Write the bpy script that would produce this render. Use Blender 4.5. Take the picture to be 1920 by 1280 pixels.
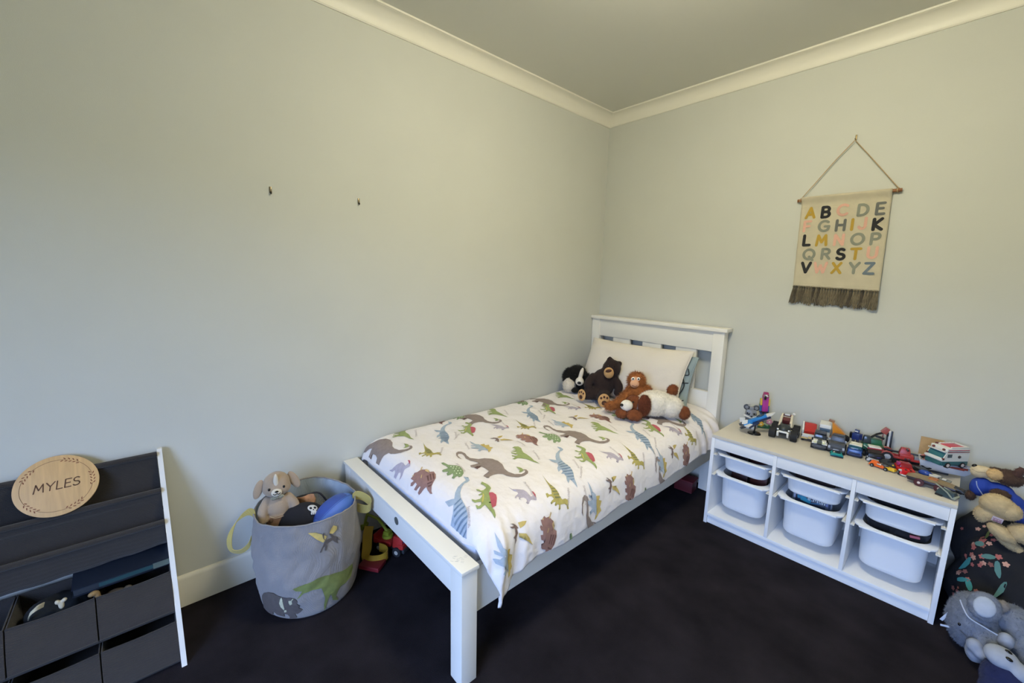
import bpy, bmesh, math, random
from mathutils import Vector, Matrix, Euler, noise
from math import sin, cos, pi, radians as RAD

for o in list(bpy.data.objects):
    bpy.data.objects.remove(o)
SC = bpy.context.scene
COL = SC.collection
random.seed(7)

# ------------------------------------------------------------------ camera
cam_data = bpy.data.cameras.new('camera')
cam = bpy.data.objects.new('camera', cam_data)
COL.objects.link(cam)
cam_data.sensor_width = 36.0
cam_data.lens = 14.411
cam_data.clip_start = 0.02
cr = Vector((0.6647721, 0.74670294, 0.02264469))
cu = Vector((-0.13327855, 0.08871974, 0.98709961))
cf = Vector((-0.73506114, 0.65921433, -0.15849789))
CAMP = Vector((2.1231, -2.9018, 1.4552))
cam.matrix_world = Matrix(((cr.x, cu.x, -cf.x, CAMP.x), (cr.y, cu.y, -cf.y, CAMP.y), (cr.z, cu.z, -cf.z, CAMP.z), (0, 0, 0, 1)))
SC.camera = cam

# ------------------------------------------------------------------ view transform and exposure
SC.view_settings.view_transform = 'Standard'
SC.view_settings.look = 'None'
SC.view_settings.gamma = 1.0
SC.view_settings.use_curve_mapping = False
SC.view_settings.exposure = 0.0

# ------------------------------------------------------------------ room dimensions
RX, RY, RZ = 3.25, -4.5, 2.718         # room spans x 0..RX, y RY..0, z 0..RZ
WX0, WX1, WZ0, WZ1 = 1.25, 2.95, 0.08, 2.15   # window opening in the wall behind the camera

# ------------------------------------------------------------------ world: blue sky above the trees and lawn outside the window
w = bpy.data.worlds.new('sky')
SC.world = w
w.use_nodes = True
nt = w.node_tree
nt.nodes.clear()
wo = nt.nodes.new('ShaderNodeOutputWorld')
bg = nt.nodes.new('ShaderNodeBackground')
tc = nt.nodes.new('ShaderNodeTexCoord')
sx = nt.nodes.new('ShaderNodeSeparateXYZ')
rp = nt.nodes.new('ShaderNodeValToRGB')
mp = nt.nodes.new('ShaderNodeMapRange')
mp.inputs[1].default_value = -1
mp.inputs[2].default_value = 1
nt.links.new(tc.outputs['Generated'], sx.inputs[0])
nt.links.new(sx.outputs[2], mp.inputs[0])
nt.links.new(mp.outputs[0], rp.inputs[0])
nt.links.new(rp.outputs[0], bg.inputs[0])
nt.links.new(bg.outputs[0], wo.inputs[0])
cre = rp.color_ramp
cre.elements[0].position = 0.0
cre.elements[0].color = (0.02, 0.03, 0.02, 1)
cre.elements[1].position = 1.0
cre.elements[1].color = (0.36, 0.54, 1.0, 1)
for ps, c in ((0.53, (0.02, 0.03, 0.02, 1)), (0.575, (0.37, 0.545, 1.0, 1))):
    e = cre.elements.new(ps)
    e.color = c
bg.inputs[1].default_value = 21.5

# daylight is sampled through the window opening
pl = bpy.data.lights.new('window_daylight', 'AREA')
pl.shape = 'RECTANGLE'
pl.size = WX1 - WX0
pl.size_y = WZ1 - WZ0
pl.cycles.is_portal = True
po = bpy.data.objects.new('window_daylight', pl)
COL.objects.link(po)
po.location = ((WX0 + WX1) / 2, RY - 0.06, (WZ0 + WZ1) / 2)
po.rotation_euler = (RAD(90), 0, 0)      # faces +y, into the room
LAMP_POS = (1.6, -1.62)
LAMP_POWER = 61.0
LAMP_COL = (1.0, 0.93, 0.70)

# ------------------------------------------------------------------ materials
MATS = {}
def lin(h):
    h = h.lstrip('#')
    out = []
    for i in (0, 2, 4):
        c = int(h[i:i + 2], 16) / 255
        out.append(c / 12.92 if c <= 0.04045 else ((c + 0.055) / 1.055) ** 2.4)
    return (*out, 1)

def M(h, rough=0.6, metal=0.0, bump=0.0, bscale=200.0, var=0.0, vscale=8.0, alpha=None, sheen=0.0, spec=0.5, stretch=None):
    """principled material: colour with optional noise variation and a noise bump"""
    key = (h, rough, metal, bump, bscale, var, vscale, alpha, sheen, spec, stretch)
    if key in MATS:
        return MATS[key]
    m = bpy.data.materials.new('mat_' + h.lstrip('#'))
    m.use_nodes = True
    t = m.node_tree
    b = t.nodes['Principled BSDF']
    b.inputs['Base Color'].default_value = lin(h)
    b.inputs['Roughness'].default_value = rough
    b.inputs['Metallic'].default_value = metal
    b.inputs['Specular IOR Level'].default_value = spec
    if sheen:
        b.inputs['Sheen Weight'].default_value = sheen
        b.inputs['Sheen Roughness'].default_value = 0.6
    co = t.nodes.new('ShaderNodeTexCoord')
    src = co.outputs['Object']
    if stretch:
        mpn = t.nodes.new('ShaderNodeMapping')
        mpn.inputs['Scale'].default_value = stretch
        t.links.new(src, mpn.inputs[0])
        src = mpn.outputs[0]
    if var:
        n = t.nodes.new('ShaderNodeTexNoise')
        n.inputs['Scale'].default_value = vscale
        n.inputs['Detail'].default_value = 5
        t.links.new(src, n.inputs['Vector'])
        r = t.nodes.new('ShaderNodeMapRange')
        r.inputs[1].default_value = 0.3
        r.inputs[2].default_value = 0.7
        r.inputs[3].default_value = 1 - var
        r.inputs[4].default_value = 1 + var
        t.links.new(n.outputs['Fac'], r.inputs[0])
        hs = t.nodes.new('ShaderNodeHueSaturation')
        hs.inputs['Color'].default_value = lin(h)
        t.links.new(r.outputs[0], hs.inputs['Value'])
        t.links.new(hs.outputs[0], b.inputs['Base Color'])
    if bump:
        n = t.nodes.new('ShaderNodeTexNoise')
        n.inputs['Scale'].default_value = bscale
        n.inputs['Detail'].default_value = 3
        t.links.new(src, n.inputs['Vector'])
        bp = t.nodes.new('ShaderNodeBump')
        bp.inputs['Strength'].default_value = bump
        bp.inputs['Distance'].default_value = 0.004
        t.links.new(n.outputs['Fac'], bp.inputs['Height'])
        t.links.new(bp.outputs[0], b.inputs['Normal'])
    if alpha is not None:
        b.inputs['Transmission Weight'].default_value = 0.0
        b.inputs['Alpha'].default_value = alpha
    MATS[key] = m
    return m

def weave(h, scale=900, strength=0.5, var=0.06):
    """woven cloth: two crossed wave textures as relief"""
    key = ('weave', h, scale, strength)
    if key in MATS:
        return MATS[key]
    m = M(h, 0.9, var=var, vscale=14, sheen=0.15, spec=0.2).copy()
    t = m.node_tree
    b = t.nodes['Principled BSDF']
    co = t.nodes.new('ShaderNodeTexCoord')
    hs = []
    for d in ('X', 'Z'):
        wv = t.nodes.new('ShaderNodeTexWave')
        wv.bands_direction = d
        wv.inputs['Scale'].default_value = scale / 20
        wv.inputs['Distortion'].default_value = 1.5
        t.links.new(co.outputs['Object'], wv.inputs['Vector'])
        hs.append(wv)
    ad = t.nodes.new('ShaderNodeMath')
    ad.operation = 'ADD'
    t.links.new(hs[0].outputs['Fac'], ad.inputs[0])
    t.links.new(hs[1].outputs['Fac'], ad.inputs[1])
    bp = t.nodes.new('ShaderNodeBump')
    bp.inputs['Strength'].default_value = strength
    bp.inputs['Distance'].default_value = 0.002
    t.links.new(ad.outputs[0], bp.inputs['Height'])
    t.links.new(bp.outputs[0], b.inputs['Normal'])
    MATS[key] = m
    return m

def emit(h, strength):
    m = bpy.data.materials.new('mat_lamp')
    m.use_nodes = True
    t = m.node_tree
    b = t.nodes['Principled BSDF']
    b.inputs['Base Color'].default_value = (0.8, 0.8, 0.8, 1)
    b.inputs['Emission Color'].default_value = h
    b.inputs['Emission Strength'].default_value = strength
    return m

def glass_pane():
    m = bpy.data.materials.new('mat_glass')
    m.use_nodes = True
    t = m.node_tree
    t.nodes.clear()
    o = t.nodes.new('ShaderNodeOutputMaterial')
    a = t.nodes.new('ShaderNodeBsdfTransparent')
    g = t.nodes.new('ShaderNodeBsdfGlossy')
    g.inputs['Roughness'].default_value = 0.02
    x = t.nodes.new('ShaderNodeMixShader')
    x.inputs[0].default_value = 0.06
    t.links.new(a.outputs[0], x.inputs[1])
    t.links.new(g.outputs[0], x.inputs[2])
    t.links.new(x.outputs[0], o.inputs[0])
    return m

# ------------------------------------------------------------------ mesh helpers
def link_mesh(name, me, parent=None, smooth=True, sharp=35):
    o = bpy.data.objects.new(name, me)
    COL.objects.link(o)
    if parent is not None:
        o.parent = parent
    if smooth:
        me.shade_smooth()
        me.set_sharp_from_angle(angle=RAD(sharp))
    return o

WM = {}
def rot3(rx=0, ry=0, rz=0):
    return Euler((RAD(rx), RAD(ry), RAD(rz))).to_matrix()

class MB:
    """collects shapes (metres) into one mesh"""
    def __init__(s, k=1.0):
        s.bm = bmesh.new()
        s.k = k
    def _take(s, t, mi):
        me = bpy.data.meshes.new('t')
        t.to_mesh(me)
        n0 = len(s.bm.faces)
        s.bm.from_mesh(me)
        bpy.data.meshes.remove(me)
        t.free()
        if mi:
            s.bm.faces.ensure_lookup_table()
            for f in s.bm.faces[n0:]:
                f.material_index = mi
        t = None
    def box(s, c, d, r=None, bev=0.0, mi=0, taper=None):
        t = bmesh.new()
        bmesh.ops.create_cube(t, size=1.0)
        k = s.k
        for v in t.verts:
            if taper and v.co.z > 0:
                v.co.x *= taper[0]
                v.co.y *= taper[1]
            v.co = Vector((v.co.x * d[0] * k, v.co.y * d[1] * k, v.co.z * d[2] * k))
        if bev:
            bmesh.ops.bevel(t, geom=list(t.edges), offset=bev * k, segments=2, profile=0.6, affect='EDGES')
        R = rot3(*r) if r else Matrix.Identity(3)
        for v in t.verts:
            v.co = R @ v.co + Vector(c) * k
        s._take(t, mi)
        return s
    def span(s, a, b, bev=0.0, mi=0):
        return s.box([(a[i] + b[i]) / 2 for i in range(3)], [abs(b[i] - a[i]) for i in range(3)], None, bev, mi)
    def cyl(s, a, b, r, r2=None, n=16, bev=0.0, mi=0):
        t = bmesh.new()
        k = s.k
        a, b = Vector(a) * k, Vector(b) * k
        L = (b - a).length
        bmesh.ops.create_cone(t, cap_ends=True, cap_tris=False, segments=n, radius1=r * k, radius2=(r if r2 is None else r2) * k, depth=L)
        if bev:
            es = [e for e in t.edges if abs(abs(e.verts[0].co.z) - L / 2) < 1e-6 and abs(e.verts[0].co.z - e.verts[1].co.z) < 1e-6]
            bmesh.ops.bevel(t, geom=es, offset=bev * k, segments=2, profile=0.6, affect='EDGES')
        q = (b - a).to_track_quat('Z', 'Y')
        for v in t.verts:
            v.co = q @ v.co + (a + b) / 2
        s._take(t, mi)
        return s
    def ell(s, c, r, rot=None, sub=3, mi=0):
        t = bmesh.new()
        bmesh.ops.create_icosphere(t, subdivisions=sub, radius=1.0)
        R = rot3(*rot) if rot else Matrix.Identity(3)
        if not hasattr(r, '__len__'):
            r = (r, r, r)
        for v in t.verts:
            v.co = (R @ Vector((v.co.x * r[0], v.co.y * r[1], v.co.z * r[2])) + Vector(c)) * s.k
        s._take(t, mi)
        return s
    def tube(s, pts, r, n=8, mi=0, closed=False):
        t = bmesh.new()
        P = [Vector(p) * s.k for p in pts]
        rr = r if hasattr(r, '__len__') else [r] * len(P)
        rings = []
        m = len(P)
        side = None
        for i, p in enumerate(P):
            if closed:
                d = P[(i + 1) % m] - P[i - 1]
            else:
                d = P[min(i + 1, m - 1)] - P[max(i - 1, 0)]
            d.normalize()
            if side is None:
                side = d.orthogonal().normalized()
            side = (side - d * side.dot(d)).normalized()
            up = d.cross(side)
            rings.append([t.verts.new(p + (side * cos(2 * pi * j / n) + up * sin(2 * pi * j / n)) * rr[i] * s.k) for j in range(n)])
        for i in range(m if closed else m - 1):
            A, B = rings[i], rings[(i + 1) % m]
            for j in range(n):
                t.faces.new((A[j], A[(j + 1) % n], B[(j + 1) % n], B[j]))
        if not closed:
            t.faces.new(rings[0][::-1])
            t.faces.new(rings[-1])
        s._take(t, mi)
        return s
    def loft(s, rings, cap0=True, cap1=True, mi=0):
        t = bmesh.new()
        vs = [[t.verts.new(Vector(p) * s.k) for p in r] for r in rings]
        n = len(vs[0])
        for A, B in zip(vs, vs[1:]):
            for j in range(n):
                t.faces.new((A[j], A[(j + 1) % n], B[(j + 1) % n], B[j]))
        if cap0:
            t.faces.new(vs[0][::-1])
        if cap1:
            t.faces.new(vs[-1])
        bmesh.ops.recalc_face_normals(t, faces=t.faces)
        s._take(t, mi)
        return s
    def lathe(s, prof, c=(0, 0, 0), n=24, mi=0):
        rings = [[(c[0] + r * cos(2 * pi * j / n), c[1] + r * sin(2 * pi * j / n), c[2] + z) for j in range(n)] for r, z in prof]
        return s.loft(rings, prof[0][0] > 1e-6, prof[-1][0] > 1e-6, mi)
    def prism(s, poly, f0, f1, mi=0):
        """poly: list of (a,b); f0/f1 map (a,b) to the two end faces"""
        t = bmesh.new()
        A = [t.verts.new(Vector(f0(*p)) * s.k) for p in poly]
        B = [t.verts.new(Vector(f1(*p)) * s.k) for p in poly]
        n = len(poly)
        t.faces.new(A)
        t.faces.new(B[::-1])
        for j in range(n):
            t.faces.new((A[j], B[j], B[(j + 1) % n], A[(j + 1) % n]))
        bmesh.ops.recalc_face_normals(t, faces=t.faces)
        s._take(t, mi)
        return s
    def sheet(s, P, mi=0, thick=0.0):
        """P[i][j] grid of points -> quads, optionally thickened"""
        t = bmesh.new()
        V = [[t.verts.new(Vector(p) * s.k) for p in row] for row in P]
        for i in range(len(V) - 1):
            for j in range(len(V[0]) - 1):
                t.faces.new((V[i][j], V[i][j + 1], V[i + 1][j + 1], V[i + 1][j]))
        if thick:
            bmesh.ops.recalc_face_normals(t, faces=t.faces)
            bmesh.ops.solidify(t, geom=list(t.faces), thickness=thick * s.k)
        s._take(t, mi)
        return s
    def ribbon(s, pts, wdir, width, thick=0.002, mi=0):
        """flat strap along pts, width along wdir (one vector or a list of them)"""
        P = []
        for i, p in enumerate(pts):
            wv = Vector(wdir[i] if hasattr(wdir[0], '__len__') else wdir).normalized() * width / 2
            P.append([Vector(p) - wv, Vector(p) + wv])
        return s.sheet(P, mi, thick)
    def build(s, name, mats, parent=None, smooth=True, origin=None, world=False, sharp=35):
        me = bpy.data.meshes.new(name)
        if world and parent is not None:
            s.bm.transform(WM[root_of(parent).name].inverted())
        if origin is not None and parent is None:
            s.bm.transform(Matrix.Translation(-Vector(origin)))
        s.bm.to_mesh(me)
        s.bm.free()
        for m in (mats if isinstance(mats, (list, tuple)) else [mats]):
            me.materials.append(m)
        o = link_mesh(name, me, parent, smooth, sharp)
        if origin is not None and parent is None:
            o.location = origin
            WM[o.name] = Matrix.Translation(origin)
        return o

def root_of(o):
    while o.parent:
        o = o.parent
    return o

def tag(o, label, cat, group=None):
    o['label'] = label
    o['category'] = cat
    if group:
        o['group'] = group
    return o

def thing(name, label, cat, loc=(0, 0, 0), rz=0.0, group=None, rx=0.0, ry=0.0):
    o = bpy.data.objects.new(name, None)
    o.empty_display_size = 0.05
    COL.objects.link(o)
    o.location = loc
    o.rotation_euler = (RAD(rx), RAD(ry), RAD(rz))
    WM[o.name] = Matrix.Translation(loc) @ Euler((RAD(rx), RAD(ry), RAD(rz))).to_matrix().to_4x4()
    return tag(o, label, cat, group)

def struct(o):
    o['kind'] = 'structure'
    return o

def stuff(o):
    o['kind'] = 'stuff'
    return o

def crsp(P, k=6, closed=False):
    """Catmull-Rom through points"""
    P = [Vector(p) for p in P]
    n = len(P)
    out = []
    for i in range(n if closed else n - 1):
        if closed:
            a, b, c, d = P[i - 1], P[i], P[(i + 1) % n], P[(i + 2) % n]
        else:
            a, b, c, d = P[max(i - 1, 0)], P[i], P[i + 1], P[min(i + 2, n - 1)]
        for j in range(k):
            t = j / k
            out.append(0.5 * (2 * b + (c - a) * t + (2 * a - 5 * b + 4 * c - d) * t * t + (-a + 3 * b - 3 * c + d) * t ** 3))
    if not closed:
        out.append(P[-1])
    return out

def nz(p, sc):
    return noise.noise(Vector(p) * sc)

def blob(name, ells, mat, parent=None, vox=0.008, fuzz=0.0, fscale=60, k=0.01, world=False, tubes=(), origin=None, sm=4):
    """one continuous soft body: ellipsoids (c, r[, rot]) and tapered limbs (pts, radii) fused by a voxel remesh"""
    b = MB(k)
    for e in ells:
        b.ell(e[0], e[1], e[2] if len(e) > 2 else None)
    for pts, r in tubes:
        P = crsp(pts, 5) if len(pts) > 2 else [Vector(pts[0]).lerp(Vector(pts[1]), i / 6) for i in range(7)]
        n = len(P)
        rr = r if hasattr(r, '__len__') else [r] * len(pts)
        rad = []
        for i in range(n):
            u = i / (n - 1) * (len(rr) - 1)
            j = min(int(u), len(rr) - 2)
            rad.append(rr[j] + (rr[j + 1] - rr[j]) * (u - j))
        b.tube(P, rad, 12)
        b.ell(P[0], rad[0], sub=2)
        b.ell(P[-1], rad[-1], sub=2)
    me = bpy.data.meshes.new('t')
    b.bm.to_mesh(me)
    b.bm.free()
    tmp = bpy.data.objects.new('t', me)
    COL.objects.link(tmp)
    md = tmp.modifiers.new('r', 'REMESH')
    md.mode = 'VOXEL'
    md.voxel_size = vox
    s = tmp.modifiers.new('s', 'SMOOTH')
    s.factor = 0.5
    s.iterations = sm
    dg = bpy.context.evaluated_depsgraph_get()
    m2 = bpy.data.meshes.new_from_object(tmp.evaluated_get(dg))
    bpy.data.objects.remove(tmp)
    bpy.data.meshes.remove(me)
    m2.name = name
    if fuzz:
        nn = [v.normal.copy() for v in m2.vertices]
        for v, q in zip(m2.vertices, nn):
            v.co += q * fuzz * (nz(v.co, fscale) + 0.5 * nz(v.co, fscale * 2.7))
    if world and parent is not None:
        m2.transform(WM[root_of(parent).name].inverted())
    if origin is not None and parent is None:
        m2.transform(Matrix.Translation(-Vector(origin)))
    m2.materials.clear()
    m2.materials.append(mat)
    o = link_mesh(name, m2, parent, True, 180)
    if origin is not None and parent is None:
        o.location = origin
        WM[o.name] = Matrix.Translation(origin)
    return o

def fur(src, mat, n=2500, length=0.01, width=0.0012, parent=None, name='fur', droop=0.3):
    """short pile as thin triangles over the surface of src"""
    me = src.data
    me.calc_loop_triangles()
    rnd = random.Random(len(me.vertices))
    V = [v.co for v in me.vertices]
    N = [v.normal for v in me.vertices]
    tr = [t.vertices for t in me.loop_triangles]
    ar, tot = [], 0
    for t in me.loop_triangles:
        tot += t.area
        ar.append(tot)
    import bisect
    vs, fs = [], []
    for _ in range(n):
        t = tr[min(bisect.bisect(ar, rnd.random() * tot), len(tr) - 1)]
        a, b = rnd.random(), rnd.random()
        if a + b > 1:
            a, b = 1 - a, 1 - b
        p = V[t[0]] * (1 - a - b) + V[t[1]] * a + V[t[2]] * b
        nn = (N[t[0]] + N[t[1]] + N[t[2]]).normalized()
        d = (nn + Vector((rnd.uniform(-.6, .6), rnd.uniform(-.6, .6), rnd.uniform(-.6, .3) - droop))).normalized()
        if d.dot(nn) < 0.15:
            d = (d + nn * 0.6).normalized()
        sd = d.cross(Vector((rnd.random() - .5, rnd.random() - .5, rnd.random() - .5))).normalized() * width
        L = length * rnd.uniform(.6, 1.2)
        i = len(vs)
        vs += [p - sd - nn * .001, p + sd - nn * .001, p + d * L]
        fs.append((i, i + 1, i + 2))
    m = bpy.data.meshes.new(name)
    m.from_pydata(vs, [], fs)
    m.materials.append(mat)
    o = bpy.data.objects.new(name, m)
    COL.objects.link(o)
    o.parent = parent if parent is not None else src
    return stuff(o)

def arc(cx, cy, rx, ry, a0, a1, n=12):
    return [(cx + rx * cos(RAD(a0 + (a1 - a0) * i / n)), cy + ry * sin(RAD(a0 + (a1 - a0) * i / n))) for i in range(n + 1)]
STROKES = {   # hand-lettered capitals on a box 0..w by 0..1
    'A': (.72, [[(0, 0), (.36, 1), (.72, 0)], [(.13, .33), (.59, .33)]]),
    'B': (.66, [[(.05, 0), (.05, 1)], [(.05, 1), (.36, 1)] + arc(.36, .76, .24, .24, 90, -90) + [(.05, .52)], [(.05, .52), (.38, .52)] + arc(.38, .26, .27, .26, 90, -90) + [(.05, 0)]]),
    'C': (.78, [arc(.45, .5, .45, .5, 48, 312, 22)]),
    'D': (.76, [[(.05, 0), (.05, 1), (.28, 1)] + arc(.28, .5, .48, .5, 90, -90, 18) + [(.05, 0)]]),
    'E': (.60, [[(.58, 1), (.05, 1), (.05, 0), (.60, 0)], [(.05, .52), (.50, .52)]]),
    'F': (.58, [[(.58, 1), (.05, 1), (.05, 0)], [(.05, .50), (.48, .50)]]),
    'G': (.84, [arc(.45, .5, .45, .5, 48, 318, 22) + [(.84, .46), (.50, .46)]]),
    'H': (.74, [[(.05, 0), (.05, 1)], [(.69, 0), (.69, 1)], [(.05, .52), (.69, .52)]]),
    'I': (.10, [[(.05, 0), (.05, 1)]]),
    'J': (.56, [[(.50, 1), (.50, .26)] + arc(.26, .26, .24, .26, 0, -165, 12)]),
    'K': (.68, [[(.05, 0), (.05, 1)], [(.62, 1), (.08, .46), (.66, 0)]]),
    'L': (.56, [[(.05, 1), (.05, 0), (.56, 0)]]),
    'M': (.90, [[(.04, 0), (.14, 1), (.45, .30), (.76, 1), (.86, 0)]]),
    'N': (.76, [[(.05, 0), (.05, 1), (.71, 0), (.71, 1)]]),
    'O': (.96, [arc(.48, .5, .46, .5, 0, 360, 28)]),
    'P': (.66, [[(.05, 0), (.05, 1), (.36, 1)] + arc(.36, .73, .28, .27, 90, -90) + [(.05, .46)]]),
    'Q': (.96, [arc(.48, .5, .46, .5, 0, 360, 28), [(.52, .26), (.66, .02), (.84, -.10)]]),
    'R': (.68, [[(.05, 0), (.05, 1), (.36, 1)] + arc(.36, .74, .27, .26, 90, -90) + [(.05, .48)], [(.34, .48), (.68, 0)]]),
    'S': (.62, [arc(.32, .76, .27, .25, 40, 270, 14) + arc(.30, .255, .30, .255, 90, -150, 16)]),
    'T': (.72, [[(0, 1), (.72, 1)], [(.36, 1), (.36, 0)]]),
    'U': (.74, [[(.05, 1), (.05, .33)] + arc(.37, .33, .32, .33, 180, 360, 14) + [(.69, 1)]]),
    'V': (.72, [[(0, 1), (.36, 0), (.72, 1)]]),
    'W': (1.0, [[(0, 1), (.24, 0), (.50, .74), (.76, 0), (1.0, 1)]]),
    'X': (.70, [[(0, 0), (.68, 1)], [(.02, 1), (.70, 0)]]),
    'Y': (.72, [[(0, 1), (.36, .48)], [(.72, 1), (.36, .48), (.36, 0)]]),
    'Z': (.70, [[(.04, 1), (.66, 1), (.0, 0), (.70, 0)]]),
    'a': (.48, [arc(.24, .27, .22, .27, 0, 360, 14), [(.46, .54), (.46, 0)]]),
    'e': (.50, [[(.04, .28), (.48, .28)] + arc(.26, .27, .22, .27, 0, 310, 14)]),
    'n': (.46, [[(.04, 0), (.04, .54)], [(.04, .34)] + arc(.23, .34, .19, .20, 180, 0, 10) + [(.42, 0)]]),
    '.': (.10, [[(.02, .02), (.08, .04)]]),
}
def stroke_mesh(word, height, weight, gap=.22, n=8):
    """flat lettering from strokes of even weight with round ends, centred on the origin in the xy plane"""
    bm = bmesh.new()
    x0 = 0.0
    hw = weight / 2
    for ch in word:
        wd, lines = STROKES[ch]
        for ln_ in lines:
            P = [Vector(((x0 + a) * height, b * height, 0)) for a, b in ln_]
            for a, b in zip(P, P[1:]):
                d = b - a
                if d.length < 1e-7:
                    continue
                q = Vector((-d.y, d.x, 0)).normalized() * hw
                bm.faces.new([bm.verts.new(v) for v in (a - q, b - q, b + q, a + q)])
            for p in P:
                bm.faces.new([bm.verts.new(p + Vector((hw * cos(2 * pi * i / n), hw * sin(2 * pi * i / n), 0))) for i in range(n)])
        x0 += wd + gap
    W = (x0 - gap) * height
    bmesh.ops.translate(bm, verts=bm.verts, vec=(-W / 2, -height / 2, 0))
    me = bpy.data.meshes.new('lettering')
    bm.to_mesh(me)
    bm.free()
    return me

def text_mesh(s, size, bold=0.0, extrude=0.0, font_shear=0.0):
    c = bpy.data.curves.new('t', 'FONT')
    c.body = s
    c.size = size
    c.offset = bold
    c.extrude = extrude
    c.shear = font_shear
    c.align_x = 'CENTER'
    c.align_y = 'CENTER'
    c.resolution_u = 4
    o = bpy.data.objects.new('t', c)
    COL.objects.link(o)
    dg = bpy.context.evaluated_depsgraph_get()
    me = bpy.data.meshes.new_from_object(o.evaluated_get(dg))
    bpy.data.objects.remove(o)
    bpy.data.curves.remove(c)
    return me
# ================================================================== the room
PAINT = M('#CBCBC1', 0.75, bump=0.08, bscale=350, var=0.015, vscale=3)
CEILP = M('#DAD8CC', 0.9, bump=0.05, bscale=300)
TRIMP = M('#E9E4D4', 0.45)

def carpet():
    m = M('#2D292C', 1.0, var=0.3, vscale=5, spec=0.05).copy()
    t = m.node_tree
    b = t.nodes['Principled BSDF']
    co = t.nodes.new('ShaderNodeTexCoord')
    n = t.nodes.new('ShaderNodeTexNoise')
    n.inputs['Scale'].default_value = 420
    n.inputs['Detail'].default_value = 4
    t.links.new(co.outputs['Object'], n.inputs['Vector'])
    bp = t.nodes.new('ShaderNodeBump')
    bp.inputs['Strength'].default_value = 0.9
    bp.inputs['Distance'].default_value = 0.01
    t.links.new(n.outputs['Fac'], bp.inputs['Height'])
    t.links.new(bp.outputs[0], b.inputs['Normal'])
    return m

struct(MB().span((0, RY, -0.06), (RX, 0, 0)).build('floor', carpet(), smooth=False))
struct(MB().span((-0.1, RY - 0.12, RZ), (RX + 0.1, 0.1, RZ + 0.1)).build('ceiling', CEILP, smooth=False))
struct(MB().span((-0.1, RY - 0.12, -0.06), (0, 0, RZ)).build('wall_left', PAINT, smooth=False))
struct(MB().span((-0.1, 0, -0.06), (RX + 0.1, 0.1, RZ)).build('wall_back', PAINT, smooth=False))
struct(MB().span((RX, RY - 0.12, -0.06), (RX + 0.1, 0, RZ)).build('wall_right', PAINT, smooth=False))
wf = MB()
wf.span((0, RY - 0.12, -0.06), (RX, RY, WZ0))
wf.span((0, RY - 0.12, WZ1), (RX, RY, RZ))
wf.span((0, RY - 0.12, WZ0), (WX0, RY, WZ1))
wf.span((WX1, RY - 0.12, WZ0), (RX, RY, WZ1))
struct(wf.build('wall_front', PAINT, smooth=False))
# window in the wall behind the camera
wn = MB()
for a, b in (((WX0, 0, WZ0), (WX0 + .05, 0, WZ1)), ((WX1 - .05, 0, WZ0), (WX1, 0, WZ1)), ((WX0, 0, WZ0), (WX1, 0, WZ0 + .05)), ((WX0, 0, WZ1 - .05), (WX1, 0, WZ1)), (((WX0 + WX1) / 2 - .025, 0, WZ0), ((WX0 + WX1) / 2 + .025, 0, WZ1))):
    wn.span((a[0], RY - .1, a[2]), (b[0], RY - .05, b[2]))
wno = struct(wn.build('window_1', TRIMP, smooth=False))
MB().span((WX0 + .03, RY - .078, WZ0 + .03), (WX1 - .03, RY - .072, WZ1 - .03)).build('window_pane', glass_pane(), wno, smooth=False)
# skirting boards
prof = [(0, 0), (.015, 0), (.015, .125), (.013, .135), (.008, .141), (0, .142)]
def skirting(name, f0, f1):
    b = MB()
    b.prism(prof, f0, f1)
    struct(b.build(name, TRIMP))
skirting('baseboard_left', lambda a, z: (a, RY, z), lambda a, z: (a, -a, z))
skirting('baseboard_back', lambda a, z: (a, -a, z), lambda a, z: (RX - a, -a, z))
skirting('baseboard_right', lambda a, z: (RX - a, -a, z), lambda a, z: (RX - a, RY, z))
# coved cornice: a concave quarter with a small lip at wall and ceiling
R = 0.072
cov = [(0, -.082), (.006, -.082), (.009, -.076)]
for i in range(9):
    t = i / 8 * pi / 2
    cov.append((.075 - R * .9 * cos(t) * 1.0, -.010 - R * .93 * (1 - sin(t))))
cov += [(.075, -.009), (.082, -.009), (.082, 0), (0, 0)]
def cornice(name, f0, f1):
    b = MB()
    b.prism(cov, f0, f1)
    struct(b.build(name, TRIMP, sharp=25))
cornice('trim_1', lambda a, z: (a, RY + a, RZ + z), lambda a, z: (a, -a, RZ + z))
cornice('trim_2', lambda a, z: (a, -a, RZ + z), lambda a, z: (RX - a, -a, RZ + z))
cornice('trim_3', lambda a, z: (RX - a, -a, RZ + z), lambda a, z: (RX - a, RY + a, RZ + z))
# ceiling lamp in the middle of the room (just above the frame)
lt = thing('ceiling_lamp', 'round white opal ceiling lamp in the middle of the ceiling', 'lamp', (LAMP_POS[0], LAMP_POS[1], RZ))
MB().lathe([(0.001, 0), (.17, 0), (.175, -.01), (.175, -.03), (.16, -.035), (.001, -.035)], n=32).build('base', M('#F0EEE8', .4), lt)
dome = [(.16, -.035), (.19, -.06), (.205, -.095), (.195, -.14), (.16, -.18), (.10, -.21), (.05, -.222), (.0, -.226)]
MB().lathe(dome, n=24).build('shade', emit(LAMP_COL + (1,), LAMP_POWER), lt)
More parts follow.
